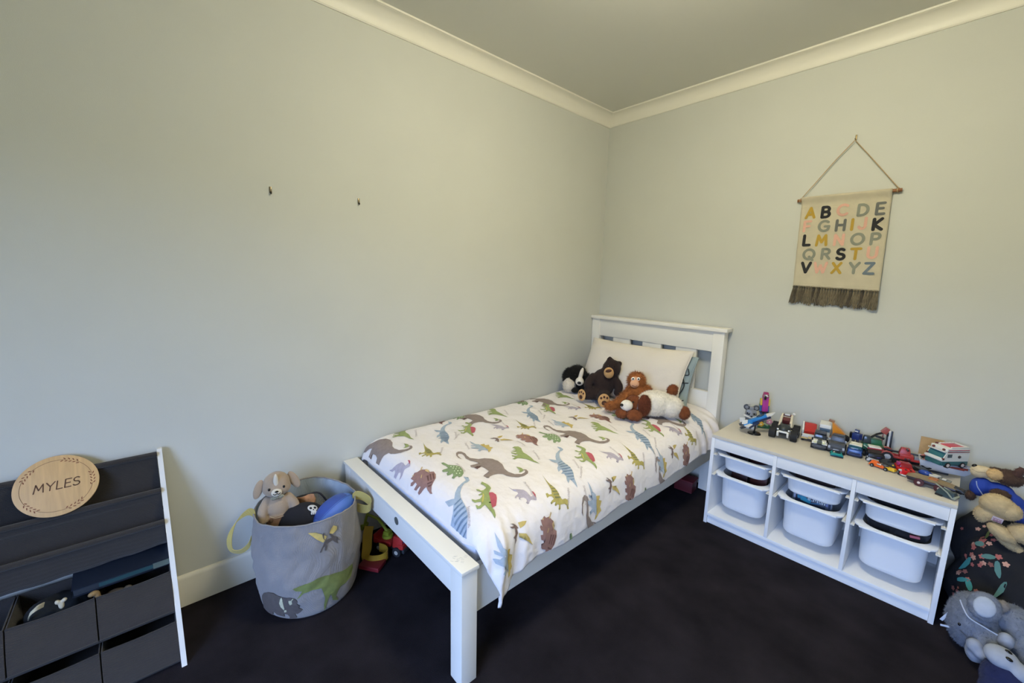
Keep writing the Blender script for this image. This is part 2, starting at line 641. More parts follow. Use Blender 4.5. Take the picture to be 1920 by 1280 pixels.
# two picture hooks left on the wall beside the bed
for i, (y, z, lb) in enumerate(((-2.447, 1.8, 'small dark picture hook on the bare wall, the one farther from the bed'), (-2.056, 1.804, 'small dark picture hook on the bare wall, the one nearer the bed'))):
    h = thing('picture_hook', lb, 'hook', (0, y, z), group='bare picture hooks')
    MB().box((.0015, 0, .004), (.003, .010, .026), bev=.001).build('plate', M('#6E6450', .35, .8), h)
    MB().tube([(.002, 0, -.004), (.006, 0, -.014), (.012, 0, -.013), (.012, 0, -.006)], .0022).build('hook', M('#2E2A22', .4, .7), h)
# print outlines: layers of (colour, points) in millimetres; spots are (arc length, y) on the duvet
DINO={'longneck':[('brown',[(-140,-73),(-158,-79),(-190,-71),(-213,-56),(-220,-39),(-209,-25),(-187,-21),(-158,-31),(-127,-34),(-90,-12),(-76,16),(-49,39),(-12,46),(26,40),(64,21),(98,16),(131,25),(149,48),(148,68),(137,82),(126,81),(120,83),(131,94),(149,89),(163,74),(168,47),(162,19),(142,-1),(118,-12),(96,-14),(80,-33),(75,-55),(79,-76),(89,-89),(79,-95),(58,-96),(49,-81),(43,-61),(37,-48),(16,-45),(-13,-46),(-34,-54),(-30,-81),(-43,-90),(-58,-83),(-54,-60),(-55,-36),(-75,-40),(-101,-52),(-136,-52),(-166,-41),(-191,-38),(-201,-50),(-186,-65),(-164,-70)]),('dark',[(-28,-82),(-32,-58),(-21,-46),(-14,-59),(-8,-80)]),('green',[(83,75),(98,83),(108,86),(130,80),(136,60),(132,47),(120,66)])],'plesiosaur':[('blue',[(-166,142),(-148,154),(-125,145),(-117,126),(-118,113),(-101,87),(-76,63),(-51,48),(-19,39),(10,31),(43,16),(65,0),(87,-21),(108,-30),(130,-42),(115,-44),(95,-42),(80,-42),(97,-69),(80,-63),(58,-43),(40,-37),(32,-49),(25,-28),(8,-21),(16,-47),(-10,-28),(-23,-6),(-47,12),(-63,0),(-96,4),(-76,23),(-68,29),(-92,49),(-114,78),(-128,111),(-135,132)]),('bluedark',[(-45,15),(-46,45),(-39,42),(-39,12)]),('bluedark',[(-29,3),(-23,37),(-16,33),(-23,-1)]),('bluedark',[(-12,-7),(0,33),(6,28),(-5,-10)]),('bluedark',[(6,-17),(22,26),(28,21),(13,-20)]),('bluedark',[(23,-26),(42,15),(48,10),(31,-27)]),('bluedark',[(41,-35),(60,3),(65,-2),(48,-37)]),('bluedark',[(61,-41),(75,-11),(79,-15),(67,-41)]),('bluedark',[(81,-43),(89,-22),(93,-25),(87,-43)])],'spinosaur':[('red',[(-31,47),(-22,60),(-3,62),(16,51),(37,32),(53,16),(54,-3),(23,13),(-4,29)]),('green',[(-113,74),(-93,79),(-65,80),(-49,73),(-37,55),(-26,43),(-3,30),(23,13),(53,-3),(71,-7),(89,-17),(98,-29),(88,-27),(76,-23),(47,-19),(26,-16),(26,-24),(31,-41),(23,-53),(3,-45),(8,-41),(17,-40),(16,-29),(1,-16),(-3,-23),(-11,-38),(-26,-40),(-36,-35),(-21,-28),(-17,-8),(-25,7),(-32,15),(-33,2),(-41,0),(-42,15),(-46,23),(-52,19),(-68,15),(-80,19),(-72,26),(-58,27),(-55,38),(-62,55),(-68,62),(-83,63),(-101,59)]),('yellow',[(-42,24),(-25,19),(-3,-1),(13,-19),(0,-13),(-20,7)])],'parasaur':[('mauve',[(-76,-11),(-55,-5),(-41,12),(-25,29),(-6,32),(11,29),(22,28),(23,39),(21,47),(27,48),(38,45),(48,37),(45,31),(39,25),(36,16),(40,5),(45,-1),(44,-9),(37,-13),(33,-3),(24,2),(11,-2),(7,-13),(10,-23),(19,-20),(10,-27),(1,-18),(-6,-22),(1,-34),(-5,-37),(-12,-27),(-18,-6),(-28,-2),(-43,-9)]),('red',[(1,51),(8,57),(23,53),(37,43),(27,44),(15,49)])],'raptor':[('olive',[(-118,34),(-91,24),(-58,14),(-34,10),(-14,13),(7,10),(27,5),(38,9),(39,26),(49,36),(62,30),(81,24),(80,16),(65,18),(56,10),(53,-5),(52,-14),(65,-20),(68,-28),(63,-32),(51,-21),(45,-26),(49,-39),(44,-42),(34,-30),(32,-42),(36,-56),(29,-56),(23,-42),(21,-30),(9,-33),(4,-44),(7,-57),(-13,-48),(-12,-39),(-2,-38),(1,-25),(-16,-12),(-40,-1),(-76,16)]),('olivedark',[(-39,1),(-35,11),(-31,9),(-34,-1)]),('olivedark',[(-23,-5),(-18,12),(-13,10),(-18,-8)]),('olivedark',[(-10,-14),(-3,10),(2,8),(-4,-15)]),('olivedark',[(3,-19),(11,9),(16,7),(9,-20)]),('olivedark',[(16,-22),(24,6),(29,6),(23,-19)])],'tyrannosaur':[('green',[(-103,5),(-106,26),(-95,39),(-70,38),(-47,23),(-27,13),(-1,13),(29,9),(68,-4),(107,-6),(85,-15),(57,-18),(29,-22),(12,-36),(1,-50),(4,-73),(-8,-77),(-13,-52),(-28,-59),(-41,-54),(-26,-44),(-23,-31),(-29,-23),(-39,-35),(-56,-40),(-66,-35),(-47,-21),(-49,-10),(-61,-15),(-77,-28),(-69,-4),(-75,5),(-84,-6),(-83,11)])],'ankylosaur':[('green2',[(-94,1),(-93,12),(-78,15),(-60,16),(-45,26),(-28,40),(-1,44),(30,35),(57,20),(73,0),(73,-12),(60,-9),(59,-17),(68,-32),(55,-35),(41,-19),(25,-13),(30,-26),(27,-38),(6,-30),(-1,-18),(-14,-33),(-29,-32),(-36,-20),(-32,0),(-58,4),(-79,0)]),('pale',[(-42,16),(-38,21),(-30,16),(-33,11)]),('pale',[(-31,24),(-28,28),(-20,23),(-23,19)]),('pale',[(-18,30),(-15,35),(-7,29),(-10,25)]),('pale',[(-16,12),(-13,16),(-5,11),(-8,6)]),('pale',[(-3,17),(1,21),(9,16),(5,12)]),('pale',[(0,32),(3,36),(11,30),(8,26)]),('pale',[(9,4),(12,8),(20,2),(17,-2)]),('pale',[(18,14),(21,19),(29,13),(25,9)]),('pale',[(23,25),(26,29),(34,24),(31,20)]),('pale',[(34,-2),(37,2),(45,-3),(42,-7)]),('pale',[(42,8),(45,12),(53,6),(49,3)])],'triceratops':[('rust',[(-72,21),(-57,28),(-48,34),(-29,35),(-16,33),(-4,42),(20,39),(47,27),(60,13),(72,1),(90,-8),(105,-11),(91,-13),(66,-11),(47,-7),(41,-13),(36,-21),(27,-25),(13,-24),(13,-14),(5,-14),(-4,-23),(-23,-24),(-19,-15),(-33,-13),(-41,-21),(-54,-23),(-60,-19),(-50,-13),(-76,-13),(-74,-7),(-83,3),(-73,9)]),('rustdark',[(-5,16),(0,21),(31,9),(29,6)]),('rustdark',[(1,25),(4,29),(38,16),(36,13)]),('rustdark',[(6,33),(10,36),(43,24),(43,20)]),('rustdark',[(37,1),(51,13),(56,11),(44,-1)]),('rustdark',[(53,-3),(64,5),(68,3),(61,-5)]),('tan',[(-85,31),(-80,33),(-63,21),(-68,18)]),('tan',[(-49,33),(-29,35),(-11,28),(-23,27),(-42,26)]),('tan',[(-35,9),(-31,11),(-17,3),(-22,1)]),('tan',[(-78,-8),(-76,-1),(-69,-5)])],'pterosaur':[('gold',[(-11,7),(-32,7),(-33,27),(-28,44),(-19,30)]),('gold',[(4,-5),(10,21),(31,33),(64,46),(44,28),(27,8),(18,-6)]),('umber',[(-44,-33),(-38,-20),(-25,-6),(-12,1),(-13,-7),(3,-8),(16,-20),(24,-24),(29,-36),(20,-35),(11,-27),(9,-37),(3,-39),(0,-26),(-13,-18),(-21,-19),(-26,-33),(-36,-41),(-30,-25),(-32,-18)])],'stegosaur':[('gold',[(-25,11),(-20,34),(-2,26),(7,43),(31,30),(51,36),(58,17),(73,2),(77,-13),(46,3),(21,8),(-1,8)]),('slate',[(-97,-4),(-70,-3),(-48,-4),(-33,8),(-1,8),(26,4),(59,2),(43,-9),(31,-23),(42,-40),(27,-46),(19,-25),(6,-33),(-8,-49),(-26,-50),(-17,-30),(-22,-18),(-35,-37),(-47,-34),(-34,-18),(-54,-17)])]}
SPOTS={'longneck':[(.797,-1.767),(.811,-1.165),(.222,-1.435),(.255,-.841),(.296,-2.071),(.936,-.533),(1.326,-1.563),(1.354,-.968)],'plesiosaur':[(1.011,-1.515),(1.037,-.894),(.34,-1.748),(.416,-1.143),(.974,-2.077),(.464,-.544),(1.093,-.318)],'spinosaur':[(1.004,-1.973),(1.009,-1.353),(1.01,-.722),(.365,-1.603),(.395,-.969)],'parasaur':[(1.065,-1.825),(1.078,-1.221),(1.093,-.618),(.445,-1.432),(.485,-.824),(.475,-2.074)],'raptor':[(1.118,-1.68),(1.126,-1.086),(1.152,-.505),(.483,-1.917),(.514,-1.295),(.535,-.693)],'tyrannosaur':[(.818,-1.575),(.84,-.96),(.197,-1.895),(.238,-1.268),(.261,-.639)],'ankylosaur':[(.729,-1.942),(.739,-1.309),(.046,-1.504),(.163,-1.001),(.766,-.701),(1.329,-1.66),(1.321,-1.09)],'triceratops':[(.682,-2.063),(.68,-1.43),(.719,-.833),(.046,-1.644),(.046,-.984),(1.261,-1.799),(1.269,-1.214),(1.269,-.624),(.047,-.28)],'pterosaur':[(1.191,-1.926),(1.201,-1.337),(1.202,-.746),(.582,-1.539),(.622,-.943)],'stegosaur':[(1.241,-2.028),(1.233,-1.48),(1.228,-.885),(.601,-1.679),(.642,-1.095)]}
BAGP=[('umber2',[(-1.308,.11),(-1.19,.136),(-1.054,.151),(-.938,.153),(-.856,.142),(-.768,.137),(-.682,.135),(-.599,.137),(-.523,.125),(-.499,.115),(-.516,.105),(-.468,.092),(-.495,.077),(-.433,.063),(-.473,.052),(-.534,.044),(-.582,.048),(-.561,.023),(-.732,.014),(-.693,.03),(-.727,.045),(-.802,.048),(-.804,.031),(-.972,.037),(-1.015,.047),(-1.072,.043),(-1.08,.025),(-1.469,.023)]),('cream',[(-.786,.136),(-.818,.125),(-.843,.106),(-.829,.086),(-.782,.07),(-.762,.075),(-.808,.091),(-.819,.109),(-.804,.123),(-.769,.135)]),('cream',[(-.653,.122),(-.597,.123),(-.598,.103),(-.642,.098),(-.658,.11)]),('cream',[(-.573,.134),(-.553,.134),(-.591,.121),(-.604,.124)]),('cream',[(-.774,.07),(-.726,.073),(-.727,.062),(-.777,.058)]),('moss',[(-.551,.18),(-.452,.185),(-.309,.191),(-.152,.201),(-.006,.195),(.167,.184),(.331,.172),(.486,.163),(.628,.163),(.685,.131),(.578,.11),(.423,.102),(.292,.103),(.236,.088),(.202,.065),(.286,.031),(.138,.054),(.117,.078),(.083,.096),(.04,.077),(.013,.052),(-.016,.022),(-.029,.018),(-.04,.054),(-.02,.089),(-.058,.128),(-.082,.147),(-.228,.152),(-.384,.149),(-.468,.132),(-.509,.126),(-.437,.148),(-.408,.159),(-.51,.166)]),('umber2',[(-.076,.311),(-.041,.325),(-.008,.334),(.021,.346),(.061,.351),(.126,.349),(.167,.349),(.121,.37),(.148,.368),(.21,.35),(.279,.34),(.324,.322),(.259,.33),(.281,.312),(.214,.326),(.177,.338),(.135,.336),(.068,.334),(.059,.325),(.041,.309),(.01,.312),(.028,.328),(-.01,.325),(-.038,.316),(-.052,.309)]),('gold',[(-.253,.399),(-.124,.393),(-.018,.38),(.067,.365),(.03,.351),(-.004,.345),(-.108,.366)]),('gold',[(.121,.37),(.155,.386),(.215,.395),(.284,.384),(.286,.372),(.231,.366),(.187,.363)]),('umber2',[(-.012,.377),(.009,.385),(.024,.383),(.014,.37),(.019,.358),(.049,.352),(.024,.353),(-.001,.363)])]
# ================================================================== the bed
BEDW = M('#EEE9DD', 0.42, var=0.02, vscale=6)
bed = thing('bed', 'white painted wooden single bed with slatted headboard along the bare wall', 'bed', (0.55, -1.1, 0))
def bp(name, shapes, bev=.004, mat=BEDW, parent=None):
    b = MB()
    for a, c in shapes:
        b.span(a, c, bev)
    return b.build(name, mat, parent or bed, world=True)
for x0, x1 in ((.004, .082), (1.0, 1.072)):
    bp('headboard_post', [((x0, -.095, 0), (x1, -.03, 1.12))])
bp('headboard_cap', [((-.0 + .001, -.112, 1.12), (1.092, -.016, 1.145))])
bp('headboard_rail', [((.082, -.085, .98), (1.0, -.045, 1.12))])
for x0, x1 in ((.21, .364), (.476, .628), (.743, .891)):
    bp('headboard_slat', [((x0, -.078, .70), (x1, -.052, .98))], .002)
bp('headboard_panel', [((.082, -.085, .30), (1.0, -.045, .70))])
bp('side_rail', [((1.045, -2.12, .245), (1.072, -.09, .425))])
bp('side_rail', [((.012, -2.12, .245), (.04, -.09, .425))])
for x0, x1 in ((.013, .083), (1.028, 1.098)):
    bp('foot_leg', [((x0, -2.186, 0), (x1, -2.119, .447))])
bp('foot_rail', [((.083, -2.184, .343), (1.028, -2.135, .447))])
bp('foot_cap', [((.006, -2.19, .447), (1.104, -2.115, .4625))], .003)
cv = MB().cyl((.611, -2.1865, .411), (.611, -2.183, .411), .017, n=24, bev=.001)
cv.build('bolt_cover', M('#5A5D58', .45), bed, world=True)['label'] = 'dark grey round bolt cover'
for i in range(11):
    y = -2.0 + i * .185
    bp('bed_slat', [((.04, y - .035, .30), (1.045, y + .035, .318))], .002, M('#B99B72', .6, var=.1))
# scuff on the cap
sf = MB()
rs = random.Random(3)
for i in range(14):
    x, y = 1.035 + rs.gauss(0, .012), -2.158 + rs.gauss(0, .010)
    sf.box((x, y, .4627), (.012, .0015, .0004), (0, 0, rs.uniform(20, 60)))
stuff(sf.build('paint_scuff', M('#CFCCC4', .7), bed, world=True))

# mattress
mt = MB()
ms = M('#DFE2EC', .85, bump=.15, bscale=120, sheen=.2)
mt.span((.045, -2.088, .32), (1.04, -.10, .535), .04)
mattress = mt.build('mattress', ms, origin=(.55, -1.1, .32))
tag(mattress, 'pale blue-white sheeted mattress showing beyond the hem of the printed duvet', 'mattress')

# ------------------------------------------------------------------ duvet surface
DP = [(.03, .46), (.028, .51), (.042, .55), (.09, .574), (.2, .58), (.5, .583), (.8, .583), (.97, .576), (1.05, .558), (1.1, .515), (1.122, .45), (1.13, .38), (1.132, .28), (1.133, .2)]
DD = []
for i in range(len(DP) - 1):
    p0, p1, p2, p3 = [DP[min(max(i + q, 0), len(DP) - 1)] for q in (-1, 0, 1, 2)]
    for j in range(12):
        t = j / 12
        DD.append(tuple(.5 * (2 * p1[c] + (p2[c] - p0[c]) * t + (2 * p0[c] - 5 * p1[c] + 4 * p2[c] - p3[c]) * t * t + (-p0[c] + 3 * p1[c] - 3 * p2[c] + p3[c]) * t ** 3) for c in (0, 1)))
DD.append(DP[-1])
DL = [0.0]
for a, b in zip(DD, DD[1:]):
    DL.append(DL[-1] + math.hypot(b[0] - a[0], b[1] - a[1]))
import bisect
def interp(x, X, Y):
    if x <= X[0]:
        return Y[0]
    if x >= X[-1]:
        return Y[-1]
    i = bisect.bisect(X, x)
    u = (x - X[i - 1]) / (X[i] - X[i - 1])
    return Y[i - 1] + (Y[i] - Y[i - 1]) * u
def sst(a, b, x):
    t = min(max((x - a) / (b - a), 0), 1)
    return t * t * (3 - 2 * t)
DX = [p[0] for p in DD]
DZ = [p[1] for p in DD]
FY, FZ = [-2.105, -2.102, -2.096, -2.088, -2.078, -2.066, -2.05, -2.03, -2.005, -1.97], [-.100, -.084, -.066, -.050, -.036, -.025, -.015, -.007, -.002, 0]
S_TOP = 1.085          # arc length where the top rolls over the side
def smax(y):
    """arc length at which the hem hangs, along the visible side"""
    zb = .372 + .006 * sin(y * 9) + .004 * sin(y * 23)
    zb -= .050 * (1 - sst(-2.09, -1.88, y))
    zb += .012 * sst(-.6, -.2, y)
    return interp(-zb, [-z for z in DZ[100:]], DL[100:])
def dsurf0(s, y):
    x, z = interp(s, DL, DX), interp(s, DL, DZ)
    top = 1 - sst(.98, 1.12, s)
    z += interp(y, FY, FZ) * (1 - .55 * sst(1.03, 1.16, s))
    y += .055 * sst(1.14, 1.36, s) * (1 - sst(-2.105, -1.95, y))
    # rise towards the pillow, soft hollows
    z += .012 * sst(-.75, -.25, y) * top
    side = sst(1.05, 1.2, s)
    # pleats at the foot corner and beside the headboard
    pl = (1 - sst(-2.04, -1.80, y)) * side
    x += pl * (.013 * sin((y + s * .25) * 2 * pi / .15 + 4.43) + .005 * sin((y + s * .25) * 2 * pi / .06) + .004)
    pl2 = sst(-.52, -.22, y) * sst(.97, 1.15, s)
    x += pl2 * .012 * sin((y - s * .12) * 2 * pi / .105 + .8)
    z += pl2 * (1 - side) * .008 * sin(y * 2 * pi / .12)
    return Vector((x, y, z))
def wrinkle(s, y):
    q = Vector((s, y, 0))
    a = .0042 * noise.noise(q * 5.0) + .0024 * noise.noise(q * 13) + .0012 * noise.noise(Vector((s * 34, y * 26, 3)))
    a += (.0010 + .0012 * sst(1.0, 1.2, s)) * noise.noise(Vector((s * 70, y * 55, 9)))
    d = .0022 * abs(noise.noise(Vector((s * 7 + 2 * y, y * 9 - s, 5))))
    return a + d * 1.4
def dsurf(s, y, off=0.0):
    e = .004
    p = dsurf0(s, y)
    n = (dsurf0(s + e, y) - dsurf0(s - e, y)).cross(dsurf0(s, y + e) - dsurf0(s, y - e)).normalized()
    if n.z < 0 and abs(n.z) > .5:
        n = -n
    q = p + n * (wrinkle(s, y) + off)
    q.x = max(q.x, .012 + off)
    return q
YA, YB = -2.105, -.10
NS, NY = 170, 270
rows = []
for j in range(NY + 1):
    y = YA + .0032 * j if j < 46 else YA + .0032 * 46 + (YB - YA - .0032 * 46) * (j - 46) / (NY - 46)
    sm = smax(y)
    rows.append([dsurf(sm * i / NS, y) for i in range(NS + 1)])
db = MB()
db.sheet(rows)
duvet = db.build('duvet', M('#EFE7E2', .92, bump=.45, bscale=38, sheen=.1, var=.012, vscale=5), origin=(.55, -1.1, .55), sharp=180)
sd = duvet.modifiers.new('thick', 'SOLIDIFY')
sd.thickness = .012
sd.offset = -1
tag(duvet, 'white duvet printed with colourful dinosaurs spread over the single bed', 'duvet')
# blue-white underside hem folded out at the foot edge
hm = []
for i in range(60):
    s = .05 + i / 59 * 1.0
    p = dsurf(s, YA + .012)
    a = .004 * sin(s * 40) + .005 * noise.noise(Vector((s * 14, 0, 0)))
    hm.append([p + Vector((0, .004, -.004)), p + Vector((0, -.004 + a * .3, -.012 + a)), p + Vector((0, .006, -.022 + a))])
MB().sheet(hm, thick=.002).build('hem', M('#C9D2E4', .9), duvet, world=True)

# ------------------------------------------------------------------ prints
DCOL = {'brown': '#8F8078', 'dark': '#5E4640', 'green': '#98A468', 'blue': '#A4B2C1', 'bluedark': '#74889C', 'red': '#B65864', 'yellow': '#CABF66', 'mauve': '#B4ABB8', 'olive': '#B0A35C', 'olivedark': '#80825A', 'green2': '#879B70', 'pale': '#D6E2C0', 'rust': '#99746A', 'rustdark': '#6E4C44', 'tan': '#CFB07C', 'gold': '#C6AE66', 'umber': '#7E6A64', 'slate': '#A9B5C0', 'umber2': '#5A524E', 'cream': '#C2BFA0', 'moss': '#747E45'}
def pmat(c):
    return M(DCOL[c], .9, var=.10, vscale=60)

def print_mesh(name, layers, fn, parent, cell=.014, keep=None):
    """flat print: polygons cut along a grid and laid on a surface by fn(u, v, offset)"""
    bm = bmesh.new()
    cols = []
    for li, (col, pts) in enumerate(layers):
        t = bmesh.new()
        vs = []
        for p in pts:
            if not vs or (Vector((p[0], p[1], 0)) - vs[-1].co).length > 1e-5:
                vs.append(t.verts.new((p[0], p[1], 0)))
        try:
            f = t.faces.new(vs)
        except ValueError:
            t.free()
            continue
        if col not in cols:
            cols.append(col)
        for ax in (0, 1):
            c = [v.co[ax] for v in t.verts]
            k0, k1 = math.ceil(min(c) / cell), math.floor(max(c) / cell)
            if ax == 0:
                bmesh.ops.triangulate(t, faces=list(t.faces), ngon_method='EAR_CLIP')
            for k in range(k0, k1 + 1):
                bmesh.ops.bisect_plane(t, geom=list(t.verts) + list(t.edges) + list(t.faces), plane_co=[k * cell if a == ax else 0 for a in range(3)], plane_no=[1 if a == ax else 0 for a in range(3)])
        if keep:
            bad = [f for f in t.faces if not keep(f.calc_center_median())]
            bmesh.ops.delete(t, geom=bad, context='FACES')
        off = .0016 + .0006 * min(li, 3)
        for v in t.verts:
            v.co = fn(v.co.x, v.co.y, off)
        mi = cols.index(col)
        for f in t.faces:
            f.material_index = mi
        me = bpy.data.meshes.new('t')
        t.to_mesh(me)
        t.free()
        n0 = len(bm.faces)
        bm.from_mesh(me)
        bpy.data.meshes.remove(me)
        bm.faces.ensure_lookup_table()
        for f in bm.faces[n0:]:
            f.material_index = mi
    if not len(bm.faces):
        bm.free()
        return None
    me = bpy.data.meshes.new(name)
    bm.transform(WM[root_of(parent).name].inverted())
    bm.to_mesh(me)
    bm.free()
    for c in cols:
        me.materials.append(pmat(c))
    return link_mesh(name, me, parent, True, 180)

YS = {'triceratops': 1.35, 'ankylosaur': 1.1, 'longneck': 1.0}
SPOTS['triceratops'] = [(s if s > .06 else .10, y) for s, y in SPOTS['triceratops']]
SPOTS['ankylosaur'] = [(s if s > .06 else .115, y) for s, y in SPOTS['ankylosaur']]
SPOTS['longneck'][4] = (.238, -2.043)
SPOTS['parasaur'][5] = (.490, -2.086)
SPOTS['longneck'][-2:] = [(1.40, -1.50), (1.40, -.885)]
SPOTS['ankylosaur'][-2:] = [(1.395, -1.665), (1.395, -1.075)]
for kind, spots in SPOTS.items():
    for (s0, y0) in spots:
        lay = [(c, [(s0 + a / 1000, y0 + b / 1000 * YS.get(kind, 1)) for a, b in pts]) for c, pts in DINO[kind]]
        print_mesh('dinosaur_print', lay, dsurf, duvet, keep=lambda c: .03 < c.x < smax(c.y) - .004 and -2.1 < c.y < -.12)
# faint names beside some of the prints, set on shallow arcs
def arc_text(word, s0, y0, ang, size, bend):
    me = text_mesh(word, size)
    ca, sa = cos(RAD(ang)), sin(RAD(ang))
    out = []
    for v in me.vertices:
        x, y = v.co.x, v.co.y
        y2 = y - bend * x * x
        out.append(dsurf(s0 + ca * x - sa * y2, y0 + sa * x + ca * y2, .0022))
    iv = WM[duvet.name].inverted()
    for v, q in zip(me.vertices, out):
        v.co = iv @ q
    me.materials.clear()
    me.materials.append(M('#B5A9A6', .9))
    me.name = 'printed_name'
    link_mesh('printed_name', me, duvet, False)
WORDS = {'plesiosaur': ('Plesiosaurus', .075, .045, -50), 'spinosaur': ('Spinosaurus', .02, -.085, -30), 'parasaur': ('Parasaurolophus', -.01, .055, -20), 'triceratops': ('Triceratops', .02, -.062, -8), 'stegosaur': ('Stegosaurus', -.05, -.05, -20), 'ankylosaur': ('Ankylosaurus', .0, .05, -8), 'raptor': ('Velociraptor', .04, .05, -40), 'tyrannosaur': ('Tyrannosaurus', .03, .05, -25)}
for kind, (wd, ds, dy, an) in WORDS.items():
    for (s0, y0) in SPOTS[kind]:
        if .12 < s0 < 1.28 and -2.02 < y0 < -.5 and s0 + ds < smax(y0) - .06:
            arc_text(wd, s0 + ds, y0 + dy, an, .017, 1.5)

# ------------------------------------------------------------------ pillows
def pillow(name, mats, label, w, h, t, M4, band=None, seed=0):
    n = 34
    b = MB()
    top, bot = [], []
    def P(u, v, sgn):
        e = (max(0, 1 - abs(u) ** 3.0) ** .5) * (max(0, 1 - abs(v) ** 3.0) ** .5)
        pin = 1 - .05 * (1 - abs(v) ** 2) * abs(u) ** 2
        pinv = 1 - .07 * (1 - abs(u) ** 2) * abs(v) ** 2
        x, y = u * w / 2 * pin, v * h / 2 * pinv
        z = sgn * (t / 2 * e + .004)
        q = Vector((x * 6, y * 6, seed + sgn))
        z += e * (.016 * noise.noise(q) + .009 * noise.noise(q * 2.4) + .004 * noise.noise(Vector((x * 40 + y * 12, y * 16, seed)))) + .004 * noise.noise(Vector((u * 7 + v * 3, v * 2, seed))) * (1 - e)
        return (x, y, z)
    us = [sin(pi / 2 * (i / n * 2 - 1)) for i in range(n + 1)]
    b.sheet([[P(u, v, 1) for u in us] for v in us])
    b.sheet([[P(u, v, -1) for u in us[::-1]] for v in us])
    bmesh.ops.remove_doubles(b.bm, verts=b.bm.verts, dist=.0002)
    # stitched hem all round the pillow case
    rim = [P(u, -1, 0) for u in us] + [P(1, v, 0) for v in us[1:]] + [P(u, 1, 0) for u in us[::-1][1:]] + [P(-1, v, 0) for v in us[::-1][1:-1]]
    b.tube(rim, .0045, 6, closed=True)
    b.bm.transform(M4)
    o = b.build(name, mats, origin=M4.translation, sharp=180)
    return tag(o, label, 'pillow', None)
def mat4(loc, rx, ry, rz):
    return Matrix.Translation(loc) @ Euler((RAD(rx), RAD(ry), RAD(rz)), 'XYZ').to_matrix().to_4x4()
P2 = mat4((.576, -.205, .766), 72, 0, -2)
pillow('pillow', M('#93A09E', .9), 'blue-green pillow with dark line drawings peeking out behind the cream pillow', .74, .36, .09, P2, seed=4)
back_pillow = bpy.data.objects['pillow']
# dark line drawing and a white badge printed on the case of the hidden pillow
ln = MB()
for pts in (((.345, -.10, .05), (.365, -.03, .045), (.345, .03, .05)), ((.35, .05, .04), (.372, .06, .03), (.36, .10, .035)), ((.335, -.14, .045), (.375, -.13, .02)), ((.345, -.01, .047), (.378, .0, .02))):
    ln.tube([P2 @ (Vector(p) * .93) for p in crsp(pts, 4)], .0035, 5)
ln.build('printed_line', M('#23272A', .8), back_pillow, world=True)
P1 = mat4((.533, -.315, .784), 61, 0, 3)
pillow('pillow', M('#DCD2C3', .92, bump=.3, bscale=45), 'plain cream pillow propped against the slatted headboard behind the soft toys', .79, .44, .15, P1, seed=1)
# ================================================================== soft toys on the bed (centimetres, -y faces the viewer)
BLK = M('#131212', .9)
EYE = M('#0A0908', .12)
def soft(h, v=.12):
    return M(h, .95, var=v, vscale=40, sheen=.06, spec=.12)
def part(name, mat, parent, fn, k=.01, **kw):
    b = MB(k)
    fn(b)
    return b.build(name, mat, parent, **kw)

BT = .592
d = thing('plush_dog', 'black and white plush sheepdog slumped against the bare wall on the bed', 'plush toy', (.182, -.485, BT), 40)
WHT = soft('#D9CDB8')
h = blob('body', [((2, 2, 5.5), (8.5, 7, 6.5)), ((0, 0, 13), (7.6, 7.2, 7.2))], soft('#15130F'), d, fuzz=.003)
fur(h, soft('#15130F'), 1800, .014, .0012)
c = blob('chest', [((-5.5, -3.5, 5), (5, 5, 5.4)), ((-7, -2.5, 8.5), (2.8, 3.5, 4))], WHT, d, fuzz=.004)
fur(c, WHT, 900, .014, .0011)
for s, e in ((-1, ((-7.6, -1.5, 12.5), (3, 4, 6.2), (0, 18, 0))), (1, ((8.2, -2, 9.5), (3.6, 4, 5.6), (0, -24, 0)))):
    er = blob('ear', [e], soft('#15130F'), d, fuzz=.003)
    fur(er, soft('#15130F'), 700, .015, .0012)
z = blob('muzzle', [((2.8, -6.6, 14.5), (1.6, 2.2, 5.6), (-14, 14, 0)), ((2.0, -8.2, 9.6), (3.2, 3.6, 3.2))], soft('#E2D8C6'), d, vox=.005)
part('nose', EYE, d, lambda b: b.ell((1.6, -11.6, 9.3), (1.35, 1.0, 1.1)))
for x in (-1.4, 5.6):
    part('eye', EYE, d, lambda b: b.ell((x, -7.1, 14.2), .7))
blob('paw', [((-1.0, -6, 2.2), (3.2, 4.5, 2.4))], soft('#15130F'), d)

br = thing('plush_bear', 'dark brown plush bear sitting in the middle with tan paw soles', 'plush toy', (.428, -.548, BT), 47)
BRN = soft('#2E2320')
TAN = soft('#C49A66')
BR2 = M('#4A2C1E', .85)
bod = blob('body', [((3.6, 2, 12), (8.4, 7.5, 10.5)), ((9, 1, 23), (6.4, 6.2, 6.6)), ((7.5, 2, 29.3), (2.1, 1.4, 2.2)), ((14.3, 2, 26.4), (2.2, 1.4, 2.1))], BRN, br, fuzz=.0015, fscale=150,
           tubes=[(((-2, -2, 5.4), (-9.5, -6, 5.4)), (5, 3.7)), (((3, -3, 4.8), (1.5, -11, 4.2)), (5.2, 4.2)), (((-4, 0, 17), (-8, -3, 12), (-6, -5, 8)), (2.8, 2.9, 2.6)), (((11, 0, 16), (14, -3, 11), (12.5, -5, 7)), (2.8, 2.9, 2.6))])
fur(bod, BRN, 2600, .006, .0010)
blob('muzzle', [((5.8, -5.2, 21.2), (3.5, 3.0, 4.0), (0, -10, 0))], TAN, br, vox=.004)
part('nose', BR2, br, lambda b: b.ell((5.0, -7.8, 23.2), (2.2, 1.0, 1.1), (0, -10, 0)))
for x, zz in ((5.2, 26.2), (9.3, 25.6)):
    part('eye', EYE, br, lambda b: b.ell((x, -4.6, zz), .55))
